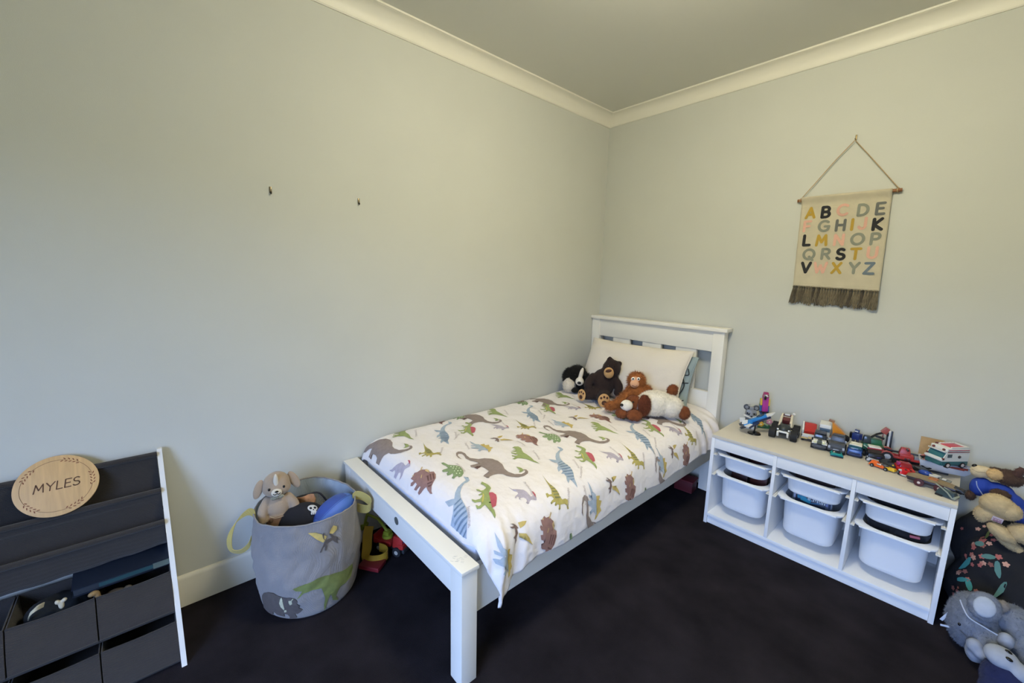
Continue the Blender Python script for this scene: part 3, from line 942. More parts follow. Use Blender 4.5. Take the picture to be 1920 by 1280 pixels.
def sole(parent, c, n, r):
    q = Vector(n).to_track_quat('Z', 'Y').to_matrix().to_4x4()
    T = Matrix.Translation(Vector(c) * .01) @ q
    b = MB(.01)
    b.ell((0, 0, 0), (r, r * 1.12, .7))
    b.bm.transform(T)
    o = b.build('paw_sole', TAN, parent)
    b = MB(.01)
    b.ell((0, -r * .35, .55), (r * .45, r * .42, .35), sub=2)
    for k in (-1, 0, 1):
        b.ell((k * r * .5, r * (.42 if k else .58), .5), (r * .2, r * .22, .35), sub=2)
    b.bm.transform(T)
    b.build('paw_pad', BR2, o)
sole(br, (1.4, -15.2, 4.2), (.15, -1, .12), 4.2)
sole(br, (-12.6, -7.6, 5.4), (-.8, -.6, .1), 3.7)

og = thing('plush_orangutan', 'ginger plush orangutan with a peach face leaning on the cream pillow', 'plush toy', (.722, -.55, BT), 44)
GIN = soft('#9A5E30', .2)
gb = blob('body', [((1.6, 0, 11), (8, 6.2, 8.6)), ((.5, 0, 20.5), (5.6, 5.2, 5.6)), ((1, -3, 12.5), (6.4, 4.4, 5))], GIN, og, fuzz=.004,
          tubes=[(((-2, -1.5, 14), (-8, -4.5, 9), (-12, -6, 5.5), (-17.5, -7, 4.5)), (3.4, 3.2, 3, 2.7)), (((7, 0, 15), (10, -3, 9), (9, -5, 4)), (3.1, 3, 2.8))])
fur(gb, GIN, 6500, .020, .0010)
PEA = soft('#D6A27C', .05)
blob('face', [((-1.6, -4.6, 19.4), (3.0, 2.2, 2.7)), ((-1.2, -4.0, 22.2), (3.0, 1.6, 1.8))], PEA, og, vox=.004)
part('mouth', BR2, og, lambda b: b.tube([(-3.4, -6.2, 18.6), (-1.8, -6.9, 18.1), (-.2, -6.6, 18.5)], .14))
for x in (-2.9, .5):
    o = part('eye', M('#F2EEE4', .3), og, lambda b: b.ell((x, -5.2, 22.8), (1.05, .6, 1.1)))
    part('pupil', EYE, o, lambda b: b.ell((x - .1, -5.65, 22.8), (.55, .3, .6)))
blob('ear', [((5.6, .5, 20.5), (1.2, .9, 1.8))], PEA, og, vox=.004)

dg2 = thing('plush_puppy', 'white and chestnut plush puppy lying flat in front of the orangutan', 'plush toy', (.88, -.585, BT), 47)
WH2 = soft('#E6DDCB')
CH = soft('#7A4526', .15)
CH2 = soft('#663520', .15)
wb = blob('body', [((2, 4, 8.5), (12, 8, 8.2)), ((11.5, 3, 7), (8, 7.5, 7)), ((-7, 2, 7), (6, 6, 6))], WH2, dg2, fuzz=.003, fscale=90)
fur(wb, WH2, 4200, .010, .0012)
hb = blob('head', [((-11.2, 3, 7.6), (5.6, 5.6, 6))], CH, dg2, fuzz=.003)
fur(hb, CH, 1500, .010, .001)
ea = blob('ear', [((-7.2, -4.6, 9.4), (4.4, 1.9, 7.4), (0, -4, 12))], CH2, dg2, fuzz=.003)
fur(ea, CH2, 1500, .010, .001)
blob('muzzle', [((-17.4, -2.4, 8.4), (3.9, 3.6, 3.6))], WH2, dg2, vox=.005)
part('nose', EYE, dg2, lambda b: b.ell((-20.9, -4.2, 9.2), (1.1, 1.1, .95)))
part('eye', EYE, dg2, lambda b: b.ell((-14.0, -3.9, 11.2), .6))
for e in (((-13.2, -5.5, 3.4), (5, 4.6, 3.4)), ((-20, -2.5, 3.4), (4.2, 4, 3)), ((18.6, -1.5, 4.4), (3.6, 3.8, 4.4)), ((16.2, 8, 8), (3, 3, 3)), ((14.5, 9.5, 15.5), (3.4, 3.2, 4.2), (0, 24, 0))):
    p = blob('paw', [e], CH, dg2, fuzz=.003)
    fur(p, CH, 700, .010, .001)
# ================================================================== toy storage unit
TW = M('#EDEDEC', .5, bump=.03, bscale=300)
TX, TY = 1.204, -.474
TF = thing('storage_unit', 'low white toy storage unit with six pull-out bins against the back wall', 'storage unit', (TX + .495, TY + .22, 0))
def tp(name, a, c, bev=.0012, mat=TW):
    return MB().span((TX + a[0], TY + a[1], a[2]), (TX + c[0], TY + c[1], c[2]), bev).build(name, mat, TF, world=True)
tp('side_panel', (0, 0, 0), (.018, .44, .542))
tp('side_panel', (.972, 0, 0), (.99, .44, .542))
tp('top_board', (0, -.001, .542), (.99, .44, .56), mat=M('#D3CBBC', .5, bump=.03, bscale=300))
BAY = ((.018, .322), (.338, .651), (.667, .972))
for a, c in ((.322, .338), (.651, .667)):
    tp('divider', (a, .001, .066), (c, .43, .542))
for a, c in BAY:
    tp('apron', (a + .0006, .004, .480), (c - .0006, .018, .5412))
tp('bottom_board', (.018, .002, .048), (.972, .43, .066))
tp('plinth', (.018, .012, 0), (.972, .028, .048))
tp('back_panel', (.018, .430, .066), (.972, .436, .542))
RUN = M('#DDD9CE', .4)
for a, c in BAY:
    for z in (.442, .317):
        for x0, x1 in ((a, a + .016), (c - .016, c)):
            b = MB()
            b.span((TX + x0, TY + .006, z - .006), (TX + x1, TY + .41, z), .001)
            b.span((TX + x0 + (.004 if x0 == a else .006), TY + .006, z), (TX + x0 + (.010 if x0 == a else .012), TY + .41, z + .004), .001)
            b.build('runner', RUN, TF, world=True)
# small cam-lock fittings low on the dividers
for x in (.317, .646):
    MB().cyl((TX + x + .0047, TY + .03, .088), (TX + x + .0035, TY + .03, .088), .004, n=10).build('fitting', M('#8D9094', .3, .8), TF, world=True)

def rrect(w, d, r, n=7):
    pts = []
    for cx, cy, a0 in ((w / 2 - r, -d / 2 + r, -90), (w / 2 - r, d / 2 - r, 0), (-w / 2 + r, d / 2 - r, 90), (-w / 2 + r, -d / 2 + r, 180)):
        for i in range(n):
            a = RAD(a0 + 90 * i / (n - 1))
            pts.append((cx + r * cos(a), cy + r * sin(a)))
    return pts
BINM = M('#EEF1F5', .38, spec=.4)
def make_bin(h):
    root = bpy.data.objects.new('storage_bin', None)
    root.empty_display_size = .05
    COL.objects.link(root)
    W, Dp = .238, .398
    b = MB()
    rings = []
    def ring(s, z, r, dz=0):
        return [(x, y, z) for x, y in rrect(W * s, Dp * s, r)]
    k = .945 if h > .15 else .965
    # outside up, over the rolled rim, inside down
    prof = [(k - .055, .0, .055), (k - .014, .006, .065), (k, .022, .068), (1.0, h - .012, .07), (1.005, h, .07)]
    for s, z, r in prof:
        rings.append(ring(s, z, r))
    fl = [(x, y, h + .0) for x, y in rrect(W + .048, Dp + .046, .045)]
    fl2 = [(x, y, h + .007) for x, y in rrect(W + .048, Dp + .046, .045)]
    fl3 = [(x, y, h + .009) for x, y in rrect(W + .040, Dp + .038, .045)]
    rings += [fl, fl2, fl3, [(x, y, h + .006) for x, y in rrect(W - .002, Dp - .002, .068)]]
    for s, z, r in ((.985, h - .012, .068), (k - .015, .024, .066), (k - .065, .006, .055)):
        rings.append(ring(s, z, r))
    b.loft(rings)
    b.build('tub', BINM, root, sharp=50)
    # front lip that overhangs as a grip
    g = MB()
    g.span((-.120, -Dp / 2 - .030, h - .0008), (.120, -Dp / 2 - .018, h + .0075), .003)
    g.build('grip', BINM, root)
    return root
def copy_tree(o, parent=None):
    c = o.copy()
    COL.objects.link(c)
    if parent is not None:
        c.parent = parent
    for ch in o.children:
        copy_tree(ch, c)
    return c
pro = {'shallow': make_bin(.090), 'deep': make_bin(.200)}
first = {'shallow': True, 'deep': True}
SIDE = ('in the bay nearest the bed', 'in the middle bay', 'in the bay nearest the floral beanbag')
for i, (a, c) in enumerate(BAY):
    for kd, z, h in (('shallow', .444, .090), ('deep', .319, .200)):
        o = pro[kd] if first[kd] else copy_tree(pro[kd])
        first[kd] = False
        yo = (.010, .006, .002)[i]
        o.location = (TX + (a + c) / 2, TY + .226 + yo * .5, z - h)
        tag(o, '%s white plastic bin %s of the toy unit' % (('shallow upper', 'deep lower')[kd == 'deep'], SIDE[i]), 'storage bin', 'bins of the toy storage unit')
        WM[o.name] = Matrix.Translation(o.location)
bpy.context.view_layer.update()

# what shows above the bin rims: comics, picture books, dark clothes
def book(name, label, x, y, z, w, d, h, cover, rz=0, rx=0, art=(), cat='book', group=None, spine=None):
    t = thing(name, label, cat, (x, y, z), rz, group, rx=rx)
    b = MB()
    b.box((0, 0, h / 2), (w - .003, d - .002, h - .004))
    b.build('pages', M('#CFC8B4', .8), t)
    b = MB()
    b.box((0, -d / 2, h / 2), (w, .0016, h), bev=.0004)
    b.box((0, d / 2, h / 2), (w, .0016, h), bev=.0004)
    b.box((-w / 2, 0, h / 2), (.0016, d, h), bev=.0004)
    b.build('cover', M(cover, .35), t)
    for q, (cx, cz, sw, sh, col, ang) in enumerate(art):
        MB().box((cx * w, -d / 2 - .0012 - .0004 * q, cz * h), (sw * w, .0004, sh * h), (0, ang, 0)).build('cover_art', M(col, .4), t)
    return t
rb = random.Random(11)
def bx(i):
    return TX + (BAY[i][0] + BAY[i][1]) / 2
# bay 1 deep bin: maroon comics standing up
for k, (cv_, dx, dy) in enumerate((('#3A1E1C', -.045, -.085), ('#5A2A22', .05, -.06), ('#2C2222', -.03, -.02), ('#4B2A20', .04, .02))):
    book('comic_book', ('dark maroon comic standing at the front of the bin nearest the bed', 'rust brown comic leaning beside the maroon one in the bin nearest the bed', 'black comic behind the maroon one in the bin nearest the bed', 'brown comic hindmost in the bin nearest the bed')[k],
         bx(0) + dx, TY + .215 + dy, .150, .085, .012, .195, cv_, rb.uniform(-4, 4), -6, [(rb.uniform(-.3, .3), .86 + .05 * rb.random(), .18, .07, rb.choice(('#7A3A30', '#8B2E2A', '#6B5A3A', '#5A6A70')), rb.uniform(-20, 20)) for _ in range(6)], 'comic', 'comics in the deep bin')
for k, (cv_, dx, dy, w_) in enumerate((('#2A1E22', -.05, -.10, .10), ('#47262A', .055, -.085, .09), ('#33262E', 0, -.04, .12))):
    book('comic_book', ('black and rose patterned comic at the front of the shallow bin nearest the bed', 'plum comic beside the patterned one in the shallow bin nearest the bed', 'grey-violet comic at the back of the shallow bin nearest the bed')[k],
         bx(0) + dx, TY + .215 + dy, .358, w_, .012, .108 + .004 * k, cv_, rb.uniform(-5, 5), 0, [(rb.uniform(-.35, .35), .9, .16, .13, rb.choice(('#7A4A48', '#93626A', '#5A4A58', '#A88A80')), rb.uniform(-25, 25)) for _ in range(5)], 'comic', 'comics in the shallow bin')
# bay 2 deep bin: blue magazine with white lettering, grey ones beside it
mg = book('magazine', 'teal and navy magazine with white lettering in the deep middle bin', bx(1) - .005, TY + .075, .155, .13, .010, .205, '#15243A', 2, -8,
          [(-.30, .87, .30, .13, '#1F7FA0', -12), (-.15, .80, .34, .10, '#2A97B0', 10), (-.38, .95, .2, .06, '#173A66', 5), (.15, .78, .34, .03, '#2E6F96', -18)], 'magazine')
tm = stroke_mesh('e.Man', .022, .0034)
o = link_mesh('printed_word', tm, mg, False)
tm.materials.append(M('#E8EEF2', .5))
o.rotation_euler = (RAD(90), 0, 0)
o.location = (.025, -.0085, .180)
for k, (dx, dy, cv_) in enumerate(((-.060, .085, '#6E7580'), (.060, .088, '#59616E'), (.0, .12, '#8B8F98'))):
    book('magazine', ('grey magazine at the bed end of the deep middle bin', 'slate magazine with violet bars at the beanbag end of the deep middle bin', 'pale grey magazine behind the teal one in the deep middle bin')[k], bx(1) + dx, TY + dy, .150, .05 if k < 2 else .13, .010, .20, cv_, rb.uniform(-3, 3), -5,
         [(.0, .9, .3, .12, '#7D86B4', 0), (.3, .86, .18, .14, '#2C3654', 0), (-.32, .88, .16, .14, '#A7ACC0', 0)], 'magazine', 'magazines in the deep middle bin')
book('comic_book', 'brown-black comic just showing in the shallow middle bin', bx(1), TY + .10, .358, .17, .012, .106, '#3A2A26', 1, 0, [(-.2, .9, .2, .1, '#6B4A3E', 0), (.2, .88, .25, .12, '#241C20', 0)], 'comic')
# bay 3: dark cloth heaps, a pink slip of card
cl = blob('cloth_heap', [((-5, 0, 4), (7, 12, 3.6)), ((4, -5, 4.5), (7.5, 10, 3.4)), ((5, 8, 4), (6, 8, 4))], M('#16161A', .95, sheen=.2), vox=.008, fuzz=.008, fscale=30)
cl.location = (bx(2), TY + .215, .262)
tag(cl, 'rumpled black cloth filling the deep bin nearest the beanbag', 'cloth')
cl2 = blob('cloth_heap', [((-4, 0, 2.5), (7, 12, 2.6)), ((5, -3, 2.6), (6, 10, 2.6))], M('#1D1D22', .95, sheen=.2), vox=.008, fuzz=.005, fscale=30)
cl2.location = (bx(2), TY + .215, .395)
tag(cl2, 'black cloth lying in the shallow bin nearest the beanbag', 'cloth')
pk = MB().box((0, 0, 0), (.034, .012, .011), (0, -8, 8), bev=.003).build('pink_eraser', M('#B5606E', .5), origin=None)
pk.location = (bx(2) + .066, TY + .062, .336)
tag(pk, 'small pink block lying on the black cloth in the deep bin', 'toy block')
# red toy box half hidden under the head of the bed
rt = thing('toy_crate', 'small red toy crate on the carpet under the head of the bed', 'toy', (.945, -.17, 0), 6)
b = MB()
b.span((-.06, -.05, 0), (.06, .05, .006), .001)
for a, c in (((-.06, -.05, .006), (.06, -.044, .075)), ((-.06, .044, .006), (.06, .05, .075)), ((-.06, -.044, .006), (-.054, .044, .075)), ((.054, -.044, .006), (.06, .044, .075))):
    b.span(a, c, .001)
b.build('body', M('#5E181E', .6), rt)
MB().span((-.066, -.056, .075), (.066, .056, .084), .002).build('rim', M('#74222A', .6), rt)

# ================================================================== alphabet hanging
WHX = 1.59
wh = thing('wall_hanging', 'cream woven alphabet banner with tassel fringe hung from a nail', 'wall hanging', (WHX, -.012, 1.93))
nail = thing('wall_nail', 'dark nail in the back wall carrying the banner cord', 'nail', (1.593, 0, 2.205))
MB().cyl((0, .004, 0), (0, -.022, .006), .0025, n=8).build('shank', M('#5B5140', .4, .7), nail)
MB().box((.001, -.005, .016), (.007, .006, .026), bev=.001).build('plate', M('#6A5B3C', .35, .8), nail)
MB().cyl((1.366, -.016, 1.921), (1.812, -.016, 1.925), .0085, n=14, bev=.001).build('dowel', M('#8A5A34', .5, var=.15, vscale=30), wh, world=True)
LNC = [(1.383, -.020, 1.930), (1.45, -.018, 1.998), (1.52, -.016, 2.072), (1.586, -.018, 2.196), (1.593, -.021, 2.204), (1.600, -.018, 2.196), (1.66, -.016, 2.09), (1.735, -.018, 2.0), (1.798, -.020, 1.934)]
LNC[2] = (1.52, -.016, 2.118)
LNC[1] = (1.452, -.018, 2.024)
LNC[6] = (1.665, -.016, 2.112)
LNC[7] = (1.735, -.018, 2.018)
MB().tube(LNC, .0022, 7).build('cord', M('#B79E78', .9, bump=.5, bscale=600), wh, world=True)
for x, z in ((1.383, 1.921), (1.798, 1.925)):
    MB().tube([(x + .004 * cos(t), -.016 + .0105 * cos(t), z + .0105 * sin(t)) for t in [i * pi / 6 for i in range(12)]], .0022, 6, closed=True).build('cord_knot', M('#B79E78', .9), wh, world=True)
CLOTH = weave('#DDD2B6', 2400, .6)
def bsurf(u, v, off=0.0):
    """u across 0..1, v down 0..1"""
    xl = 1.386 + .012 * v
    xr = 1.776 + .012 * v
    zt, zb = 1.937 - .002 * u, 1.434 - .016 * u
    x = xl + (xr - xl) * u
    z = zt + (zb - zt) * v
    y = -.0085 - .0205 * math.exp(-(v / .05) ** 2) - .003 * sin(u * 5 + v * 3) * v - .004 * v - .006 * abs(2 * u - 1) ** 8 * v
    return Vector((x, y - off, z))
b = MB()
b.sheet([[bsurf(i / 40, j / 50) for i in range(41)] for j in range(51)], thick=.003)
cloth = b.build('banner_cloth', CLOTH, wh, world=True, sharp=180)
b = MB()
for j, v in ((0, .115), (1, .965), (2, .985)):
    b.tube([bsurf(i / 30, v + .002 * sin(i * 1.7), .0015) for i in range(31)], .0018, 5)
b.build('stitched_line', M('#CDBF9C', .95), cloth, world=True)
LCOL = {'g': '#B8963C', 'k': '#2E2E30', 'p': '#E2B19C', 's': '#8C8E80', 'd': '#696A66', 'b': '#6E7A84'}
LETT = {'A': (1.437, 1.848, 'g'), 'B': (1.508, 1.846, 'k'), 'C': (1.583, 1.850, 'p'), 'D': (1.669, 1.842, 's'), 'E': (1.739, 1.842, 'd'), 'F': (1.429, 1.774, 'p'), 'G': (1.509, 1.770, 's'), 'H': (1.583, 1.769, 'd'), 'I': (1.633, 1.769, 'g'), 'J': (1.676, 1.772, 'p'), 'K': (1.738, 1.763, 'k'), 'L': (1.436, 1.695, 'k'), 'M': (1.507, 1.692, 'g'), 'N': (1.585, 1.691, 'p'), 'O': (1.665, 1.691, 's'), 'P': (1.738, 1.689, 's'), 'Q': (1.456, 1.615, 's'), 'R': (1.534, 1.616, 's'), 'S': (1.602, 1.613, 'k'), 'T': (1.666, 1.613, 'g'), 'U': (1.735, 1.618, 'p'), 'V': (1.450, 1.540, 'k'), 'W': (1.518, 1.540, 'p'), 'X': (1.592, 1.538, 'g'), 'Y': (1.669, 1.538, 's'), 'Z': (1.732, 1.536, 'b')}
for ch, (x, z, c) in LETT.items():
    me = stroke_mesh(ch, .054, .0132 if c != 'k' else .0150)
    cx = cy = 0.0
    fx = 1.0
    for v in me.vertices:
        X, Z = x + (v.co.x - cx) * fx, z + v.co.y
        u = (X - 1.392) / .39
        vv = (1.936 - Z) / .51
        p = bsurf(u, vv, .0048)
        v.co = WM[wh.name].inverted() @ Vector((X, p.y, Z))
    me.materials.append(M(LCOL[c], .95, bump=.4, bscale=700, var=.06, vscale=300))
    me.name = 'letter'
    link_mesh('letter', me, wh, False)
# tassels
FR = (M('#5E5544', .95, bump=.5, bscale=500, var=.2, vscale=60), M('#736853', .95, bump=.5, bscale=500, var=.2, vscale=60), M('#4B4337', .95, bump=.5, bscale=500, var=.2, vscale=60))
rf = random.Random(5)
for i in range(32):
    u = (i + .5) / 32
    p = bsurf(u, 1.0)
    b = MB()
    b.ell((p.x, p.y - .003, p.z - .004), (.0062, .005, .006), sub=2)
    ln_ = .098 + rf.uniform(-.008, .008) - .004 * u
    sh = -.012 * (1 - u) + rf.uniform(-.004, .004)
    for q in range(5):
        ox = (q - 2) * .0024
        b.tube(crsp([(p.x + ox * .4, p.y - .002, p.z - .006), (p.x + ox + sh * .3, p.y - .003 - .002 * (q % 2), p.z - .04), (p.x + ox * 1.6 + sh * .7 + rf.uniform(-.003, .003), p.y - .002, p.z - .075), (p.x + ox * 1.9 + sh + rf.uniform(-.004, .004), p.y - .001, p.z - ln_ + rf.uniform(-.006, .006))], 3), [.0026] * 9 + [.0016], 5)
    b.build('tassel', FR[rf.randrange(3)], wh, world=True)
# ================================================================== sling bookshelf against the bare wall
RK = thing('sling_bookshelf', 'white ended children\'s sling bookshelf with charcoal fabric tiers against the bare wall', 'bookshelf', (.2, -3.22, 0))
RY0, RY1 = -3.535, -2.921     # inside faces of the end panels
def xf(z):
    return .031 + (.734 - z) / .734 * .330
RWH = M('#E3DFD6', .45)
for y0, y1 in ((RY1, RY1 + .016), (RY0 - .016, RY0)):
    b = MB()
    poly = [(.012, .0), (xf(0), .0), (xf(.734), .738), (.016, .738)]
    b.prism(poly, lambda a, z: (a, y0, z), lambda a, z: (a, y1, z))
    b.build('end_panel', RWH, RK, world=True)
CHAR = weave('#332E2A', 1800, .5)
CHAR2 = weave('#38332F', 1800, .5)
DOW = M('#332E2A', .7)
for x, z in ((.042, .722), (.100, .594), (.150, .482), (.06, .50), (.10, .39)):
    MB().cyl((x, RY0, z), (x, RY1, z), .007, n=12).build('dowel', DOW, RK, world=True)
def sling(prof, name='sling'):
    P = crsp([(x, 0, z) for x, z in prof], 6)
    rows = []
    for j in range(25):
        y = RY0 + .002 + (RY1 - RY0 - .004) * j / 24
        s = sin(pi * j / 24)
        rows.append([(p.x - .006 * s * sin(pi * i / (len(P) - 1)), y, p.z - (.010 * s + .002 * sin(j * 1.3)) * sin(pi * i / (len(P) - 1))) for i, p in enumerate(P)])
    b = MB()
    b.sheet(rows, thick=.0025)
    # rolled hem over the dowel
    p0 = prof[0]
    b.tube([(p0[0], RY0 + .002 + (RY1 - RY0 - .004) * j / 12, p0[1] - .001) for j in range(13)], .0105, 10)
    return b.build(name, CHAR, RK, world=True, sharp=60)
sling([(.040, .722), (.035, .66), (.050, .56), (.085, .53), (.097, .56)])
sling([(.101, .594), (.093, .54), (.095, .46), (.115, .425), (.14, .45)])
sling([(.151, .484), (.143, .43), (.13, .385), (.09, .375), (.055, .45)])
for z, x1 in ((.178, .268), (.018, .335)):
    MB().span((.016, RY0, z - .012), (x1, RY1, z), .001).build('shelf_board', M('#3A3836', .6), RK, world=True)
# fabric bins, three to a tier
def fabric_bin(name, label, y0, y1, z0, z1, xt, xb, sag):
    t = thing(name, label, 'fabric bin', ((xt + .02) / 2, (y0 + y1) / 2, z0), group='charcoal fabric bins of the bookshelf')
    b = MB()
    n = 12
    fr = [[(xb + (xt - xb) * k / 6 + .004 * sin(pi * k / 6), y0 + (y1 - y0) * j / n, z0 + (z1 - z0) * k / 6 - sag * sin(pi * j / n) * (k / 6) ** 2) for j in range(n + 1)] for k in range(7)]
    b.sheet(fr, thick=.004)
    b.span((.03, y0, z0), (.034, y1, z1))
    b.span((.03, y0, z0), (xb, y1, z0 + .004))
    b.build('front', CHAR2, t, world=True, sharp=60)
    for y in (y0, y1 - .003):
        q = MB()
        q.prism([(.03, z0), (xb, z0), (xt, z1), (.03, z1)], lambda a, z: (a, y, z), lambda a, z: (a, y + .003, z))
        q.build('side', CHAR2, t, world=True)
    q = MB()
    q.tube([(xt, y0 + (y1 - y0) * j / n, z1 - sag * sin(pi * j / n)) for j in range(n + 1)], .0035, 6)
    q.build('hem', CHAR, t, world=True)
    return t
wb_ = (RY1 - RY0) / 3
POS = ('nearest the white end panel', 'in the middle', 'farthest from the white end panel')
for k in range(3):
    y1 = RY1 - wb_ * k - .001
    y0 = y1 - wb_ + .004
    fabric_bin('fabric_bin', 'upper charcoal fabric bin %s of the sling bookshelf' % POS[k], y0, y1, .180, .310, .222, .280, .006)
    fabric_bin('fabric_bin', 'lower charcoal fabric bin %s of the sling bookshelf' % POS[k], y0, y1, .020, .146, .296, .346, .004)
# things poking out of the upper bins
nb = thing('picture_book', 'navy picture book with a teal edge lying across the upper fabric bins', 'book', (.120, -3.05, .338), 1, ry=8)
MB().box((0, 0, .014), (.15, .255, .026), bev=.001).build('pages', M('#2A3038', .7), nb)
b = MB().box((0, 0, .0285), (.158, .262, .003), bev=.0006).box((0, 0, -.0005), (.158, .262, .003), bev=.0006)
b.build('cover', M('#141C2A', .4), nb)
MB().box((.0765, .03, .014), (.003, .19, .014)).build('edge_band', M('#274A50', .6), nb)
MB().box((.0768, .105, .015), (.0045, .05, .024)).build('pale_band', M('#5E6A62', .6), nb)
dk = blob('cloth_heap', [((0, 0, 0), (7, 8.5, 4)), ((2, -3, 1.5), (5, 5, 3.5))], M('#151A1E', .95), vox=.008, fuzz=.006, fscale=30)
dk.location = (.12, -3.225, .262)
tag(dk, 'dark rumpled cloth in the middle upper fabric bin', 'cloth')
st = MB()
st.ribbon(crsp([(.185, -3.285, .30), (.205, -3.275, .325), (.212, -3.258, .340), (.20, -3.243, .338)], 5), (.2, .3, 1), .018, .003)
st.build('cream_strap', M('#C9BC9A', .8), origin=(.2, -3.265, .31))
tag(bpy.data.objects['cream_strap'], 'curved cream strap end poking out of the middle fabric bin', 'strap')
fg = blob('toy_figure', [((0, 0, 0), (.8, .8, 1.6)), ((.2, .9, 1.6), (.7, .7, .7)), ((.2, -.8, 1.5), (.7, .7, .8))], M('#BFB59C', .6), vox=.003)
fg.location = (.208, -3.205, .322)
tag(fg, 'little pale plastic figure at the rim of the middle fabric bin', 'toy figure')
tn = thing('toy_giraffe', 'small tan plastic giraffe rising from the upper fabric bin nearest the end panel', 'toy figure', (.212, -3.112, .235), -20)
blob('body', [((0, 0, 1), (2, 1.5, 1.8)), ((1.2, -1.3, 9.3), (1.5, .9, .9), (0, 0, -40))], M('#8A6F48', .6, var=.3, vscale=120), tn, vox=.003, tubes=[(((0, 0, 1.5), (.3, -.2, 5), (.6, -.6, 9)), (1.3, .8, .8))])
dn = blob('toy_dinosaur', [((0, 0, 1), (3.4, 2, 1.8)), ((3.2, .4, 2.6), (1.3, 1, 1)), ((-2.8, 0, .8), (1.5, .8, .8))], M('#4E4436', .6, var=.2, vscale=90), vox=.004, tubes=[(((-1.5, .9, .5), (-1.6, 1, -1.6)), (.7, .5)), (((1.6, .9, .5), (1.7, 1, -1.6)), (.7, .5)), (((-1.5, -.9, .5), (-1.6, -1, -1.6)), (.7, .5)), (((1.6, -.9, .5), (1.7, -1, -1.6)), (.7, .5))])
dn.location = (.20, -3.07, .275)
dn.rotation_euler = (0, 0, RAD(60))
tag(dn, 'small brown toy dinosaur in the upper fabric bin nearest the end panel', 'toy figure')

# round wooden plaque resting on the top tiers
slope = math.degrees(math.atan2(.330, .734))
pq = thing('name_plaque', 'round pale wooden plaque with burnt name and leaf border on the sling bookshelf', 'plaque', (.066, -3.190, .690))
# local frame: disc normal tilts up and out from the wall
PT = Matrix.Translation((.066, -3.190, .690)) @ Euler((0, RAD(90 - slope - 5), 0)).to_matrix().to_4x4() @ Euler((0, 0, RAD(90))).to_matrix().to_4x4()
WOOD = M('#C9A36F', .55, var=.10, vscale=9, stretch=(1, 12, 1))
b = MB().cyl((0, 0, -.004), (0, 0, .004), .1045, n=72, bev=.0015)
b.bm.transform(PT)
b.build('disc', WOOD, pq, world=True)
BURN = M('#5A3A22', .7)
me = stroke_mesh('MYLES', .0275, .0034, .16)
for v in me.vertices:
    v.co.x += v.co.y * .14
me.transform(WM[pq.name].inverted() @ PT @ Matrix.Translation((0, .001, .0046)))
me.materials.append(BURN)
link_mesh('name_lettering', me, pq, False)
b = MB()
for a0, a1 in ((8, 58), (74, 136), (152, 215), (232, 290), (306, 352)):
    b.tube([(.088 * cos(RAD(a)), .088 * sin(RAD(a)), .0042) for a in range(a0, a1 + 1, 4)], .0006, 4)
b.bm.transform(PT)
b.build('border_line', BURN, pq, world=True)
b = MB()
rl = random.Random(2)
for ac in (2, 66, 144, 222, 298):
    for k in range(9):
        a = RAD(ac + (k - 4) * 3.6)
        r = .088 + (.004 if k % 2 else -.004)
        b.ell((r * cos(a), r * sin(a), .0042), (.0048, .0017, .0005), (0, 0, math.degrees(a) + (55 if k % 2 else -235)), sub=1)
b.bm.transform(PT)
b.build('leaf_border', M('#7C4328', .7), pq, world=True)
# ================================================================== dinosaur storage bag
BCX, BCY = .25, -2.44
RPz = [0, .02, .10, .22, .33, .43]
RPr = [.178, .196, .212, .218, .212, .205]
def bagr(z):
    return interp(z, RPz, RPr)
def bagp(th, z, off=0.0):
    th = (th + pi) % (2 * pi) - pi
    zz = min(max(z, 0), .44)
    r = bagr(zz)
    # slack canvas: diagonal creases and a wavy rim
    r += .0060 * noise.noise(Vector((cos(th) * 3.2, sin(th) * 3.2, z * 9 + th * .8))) * sst(0, .06, z)
    r += .0040 * abs(noise.noise(Vector((cos(th) * 4 + z * 6, sin(th) * 4, z * 16 - th * 2)))) * 2 * sst(.02, .12, z)
    r += .0035 * sin(th * 3 + z * 22) * sst(.02, .15, z) * (1 - sst(.30, .42, z))
    k = sst(.30, .43, z)
    r += k * .006 * sin(th * 2 + .8)
    zo = k * (.010 * sin(th * 2 + 2.2) + .004 * sin(th * 5))
    r += off
    return Vector((max(BCX + r * cos(th), .004 + off), BCY + r * sin(th), z + zo))
bag = thing('storage_bag', 'round grey canvas toy bag printed with dinosaurs beside the foot of the bed', 'bag', (BCX, BCY, 0))
CAN = weave('#908B88', 2200, .45)
CANI = weave('#A8B2B8', 2200, .4)
n = 160
b = MB()
rings = [[(BCX + .02 * cos(2 * pi * j / n), BCY + .02 * sin(2 * pi * j / n), .002) for j in range(n)]]
for z in [0.002, .012, .03] + [.04 + .01 * i for i in range(40)]:
    rings.append([bagp(2 * pi * j / n, z) for j in range(n)])
b.loft(rings, True, False)
b.build('bag_wall', CAN, bag, world=True, sharp=80)
b = MB()
rings = [[bagp(2 * pi * j / n, z, -.005 if z < .425 else -.003) for j in range(n)] for z in (.430, .42, .38, .30, .2, .1, .02)]
b.loft(rings, False, True)
b.build('lining', CANI, bag, world=True, sharp=80)
b = MB()
b.tube([bagp(2 * pi * j / n, .432, -.001) for j in range(n)], .0036, 6, closed=True)
b.build('rim_hem', CAN, bag, world=True)
for col, pts in BAGP:
    pass
groups = [BAGP[0:1] + BAGP[1:5], BAGP[5:6], BAGP[6:]]
for gp in groups:
    lay = [(c, [(t * .2, z) for t, z in pts]) for c, pts in gp]
    print_mesh('dinosaur_print', lay, lambda u, v, off: bagp(u / .2, v, off + .0012), bag, cell=.010)
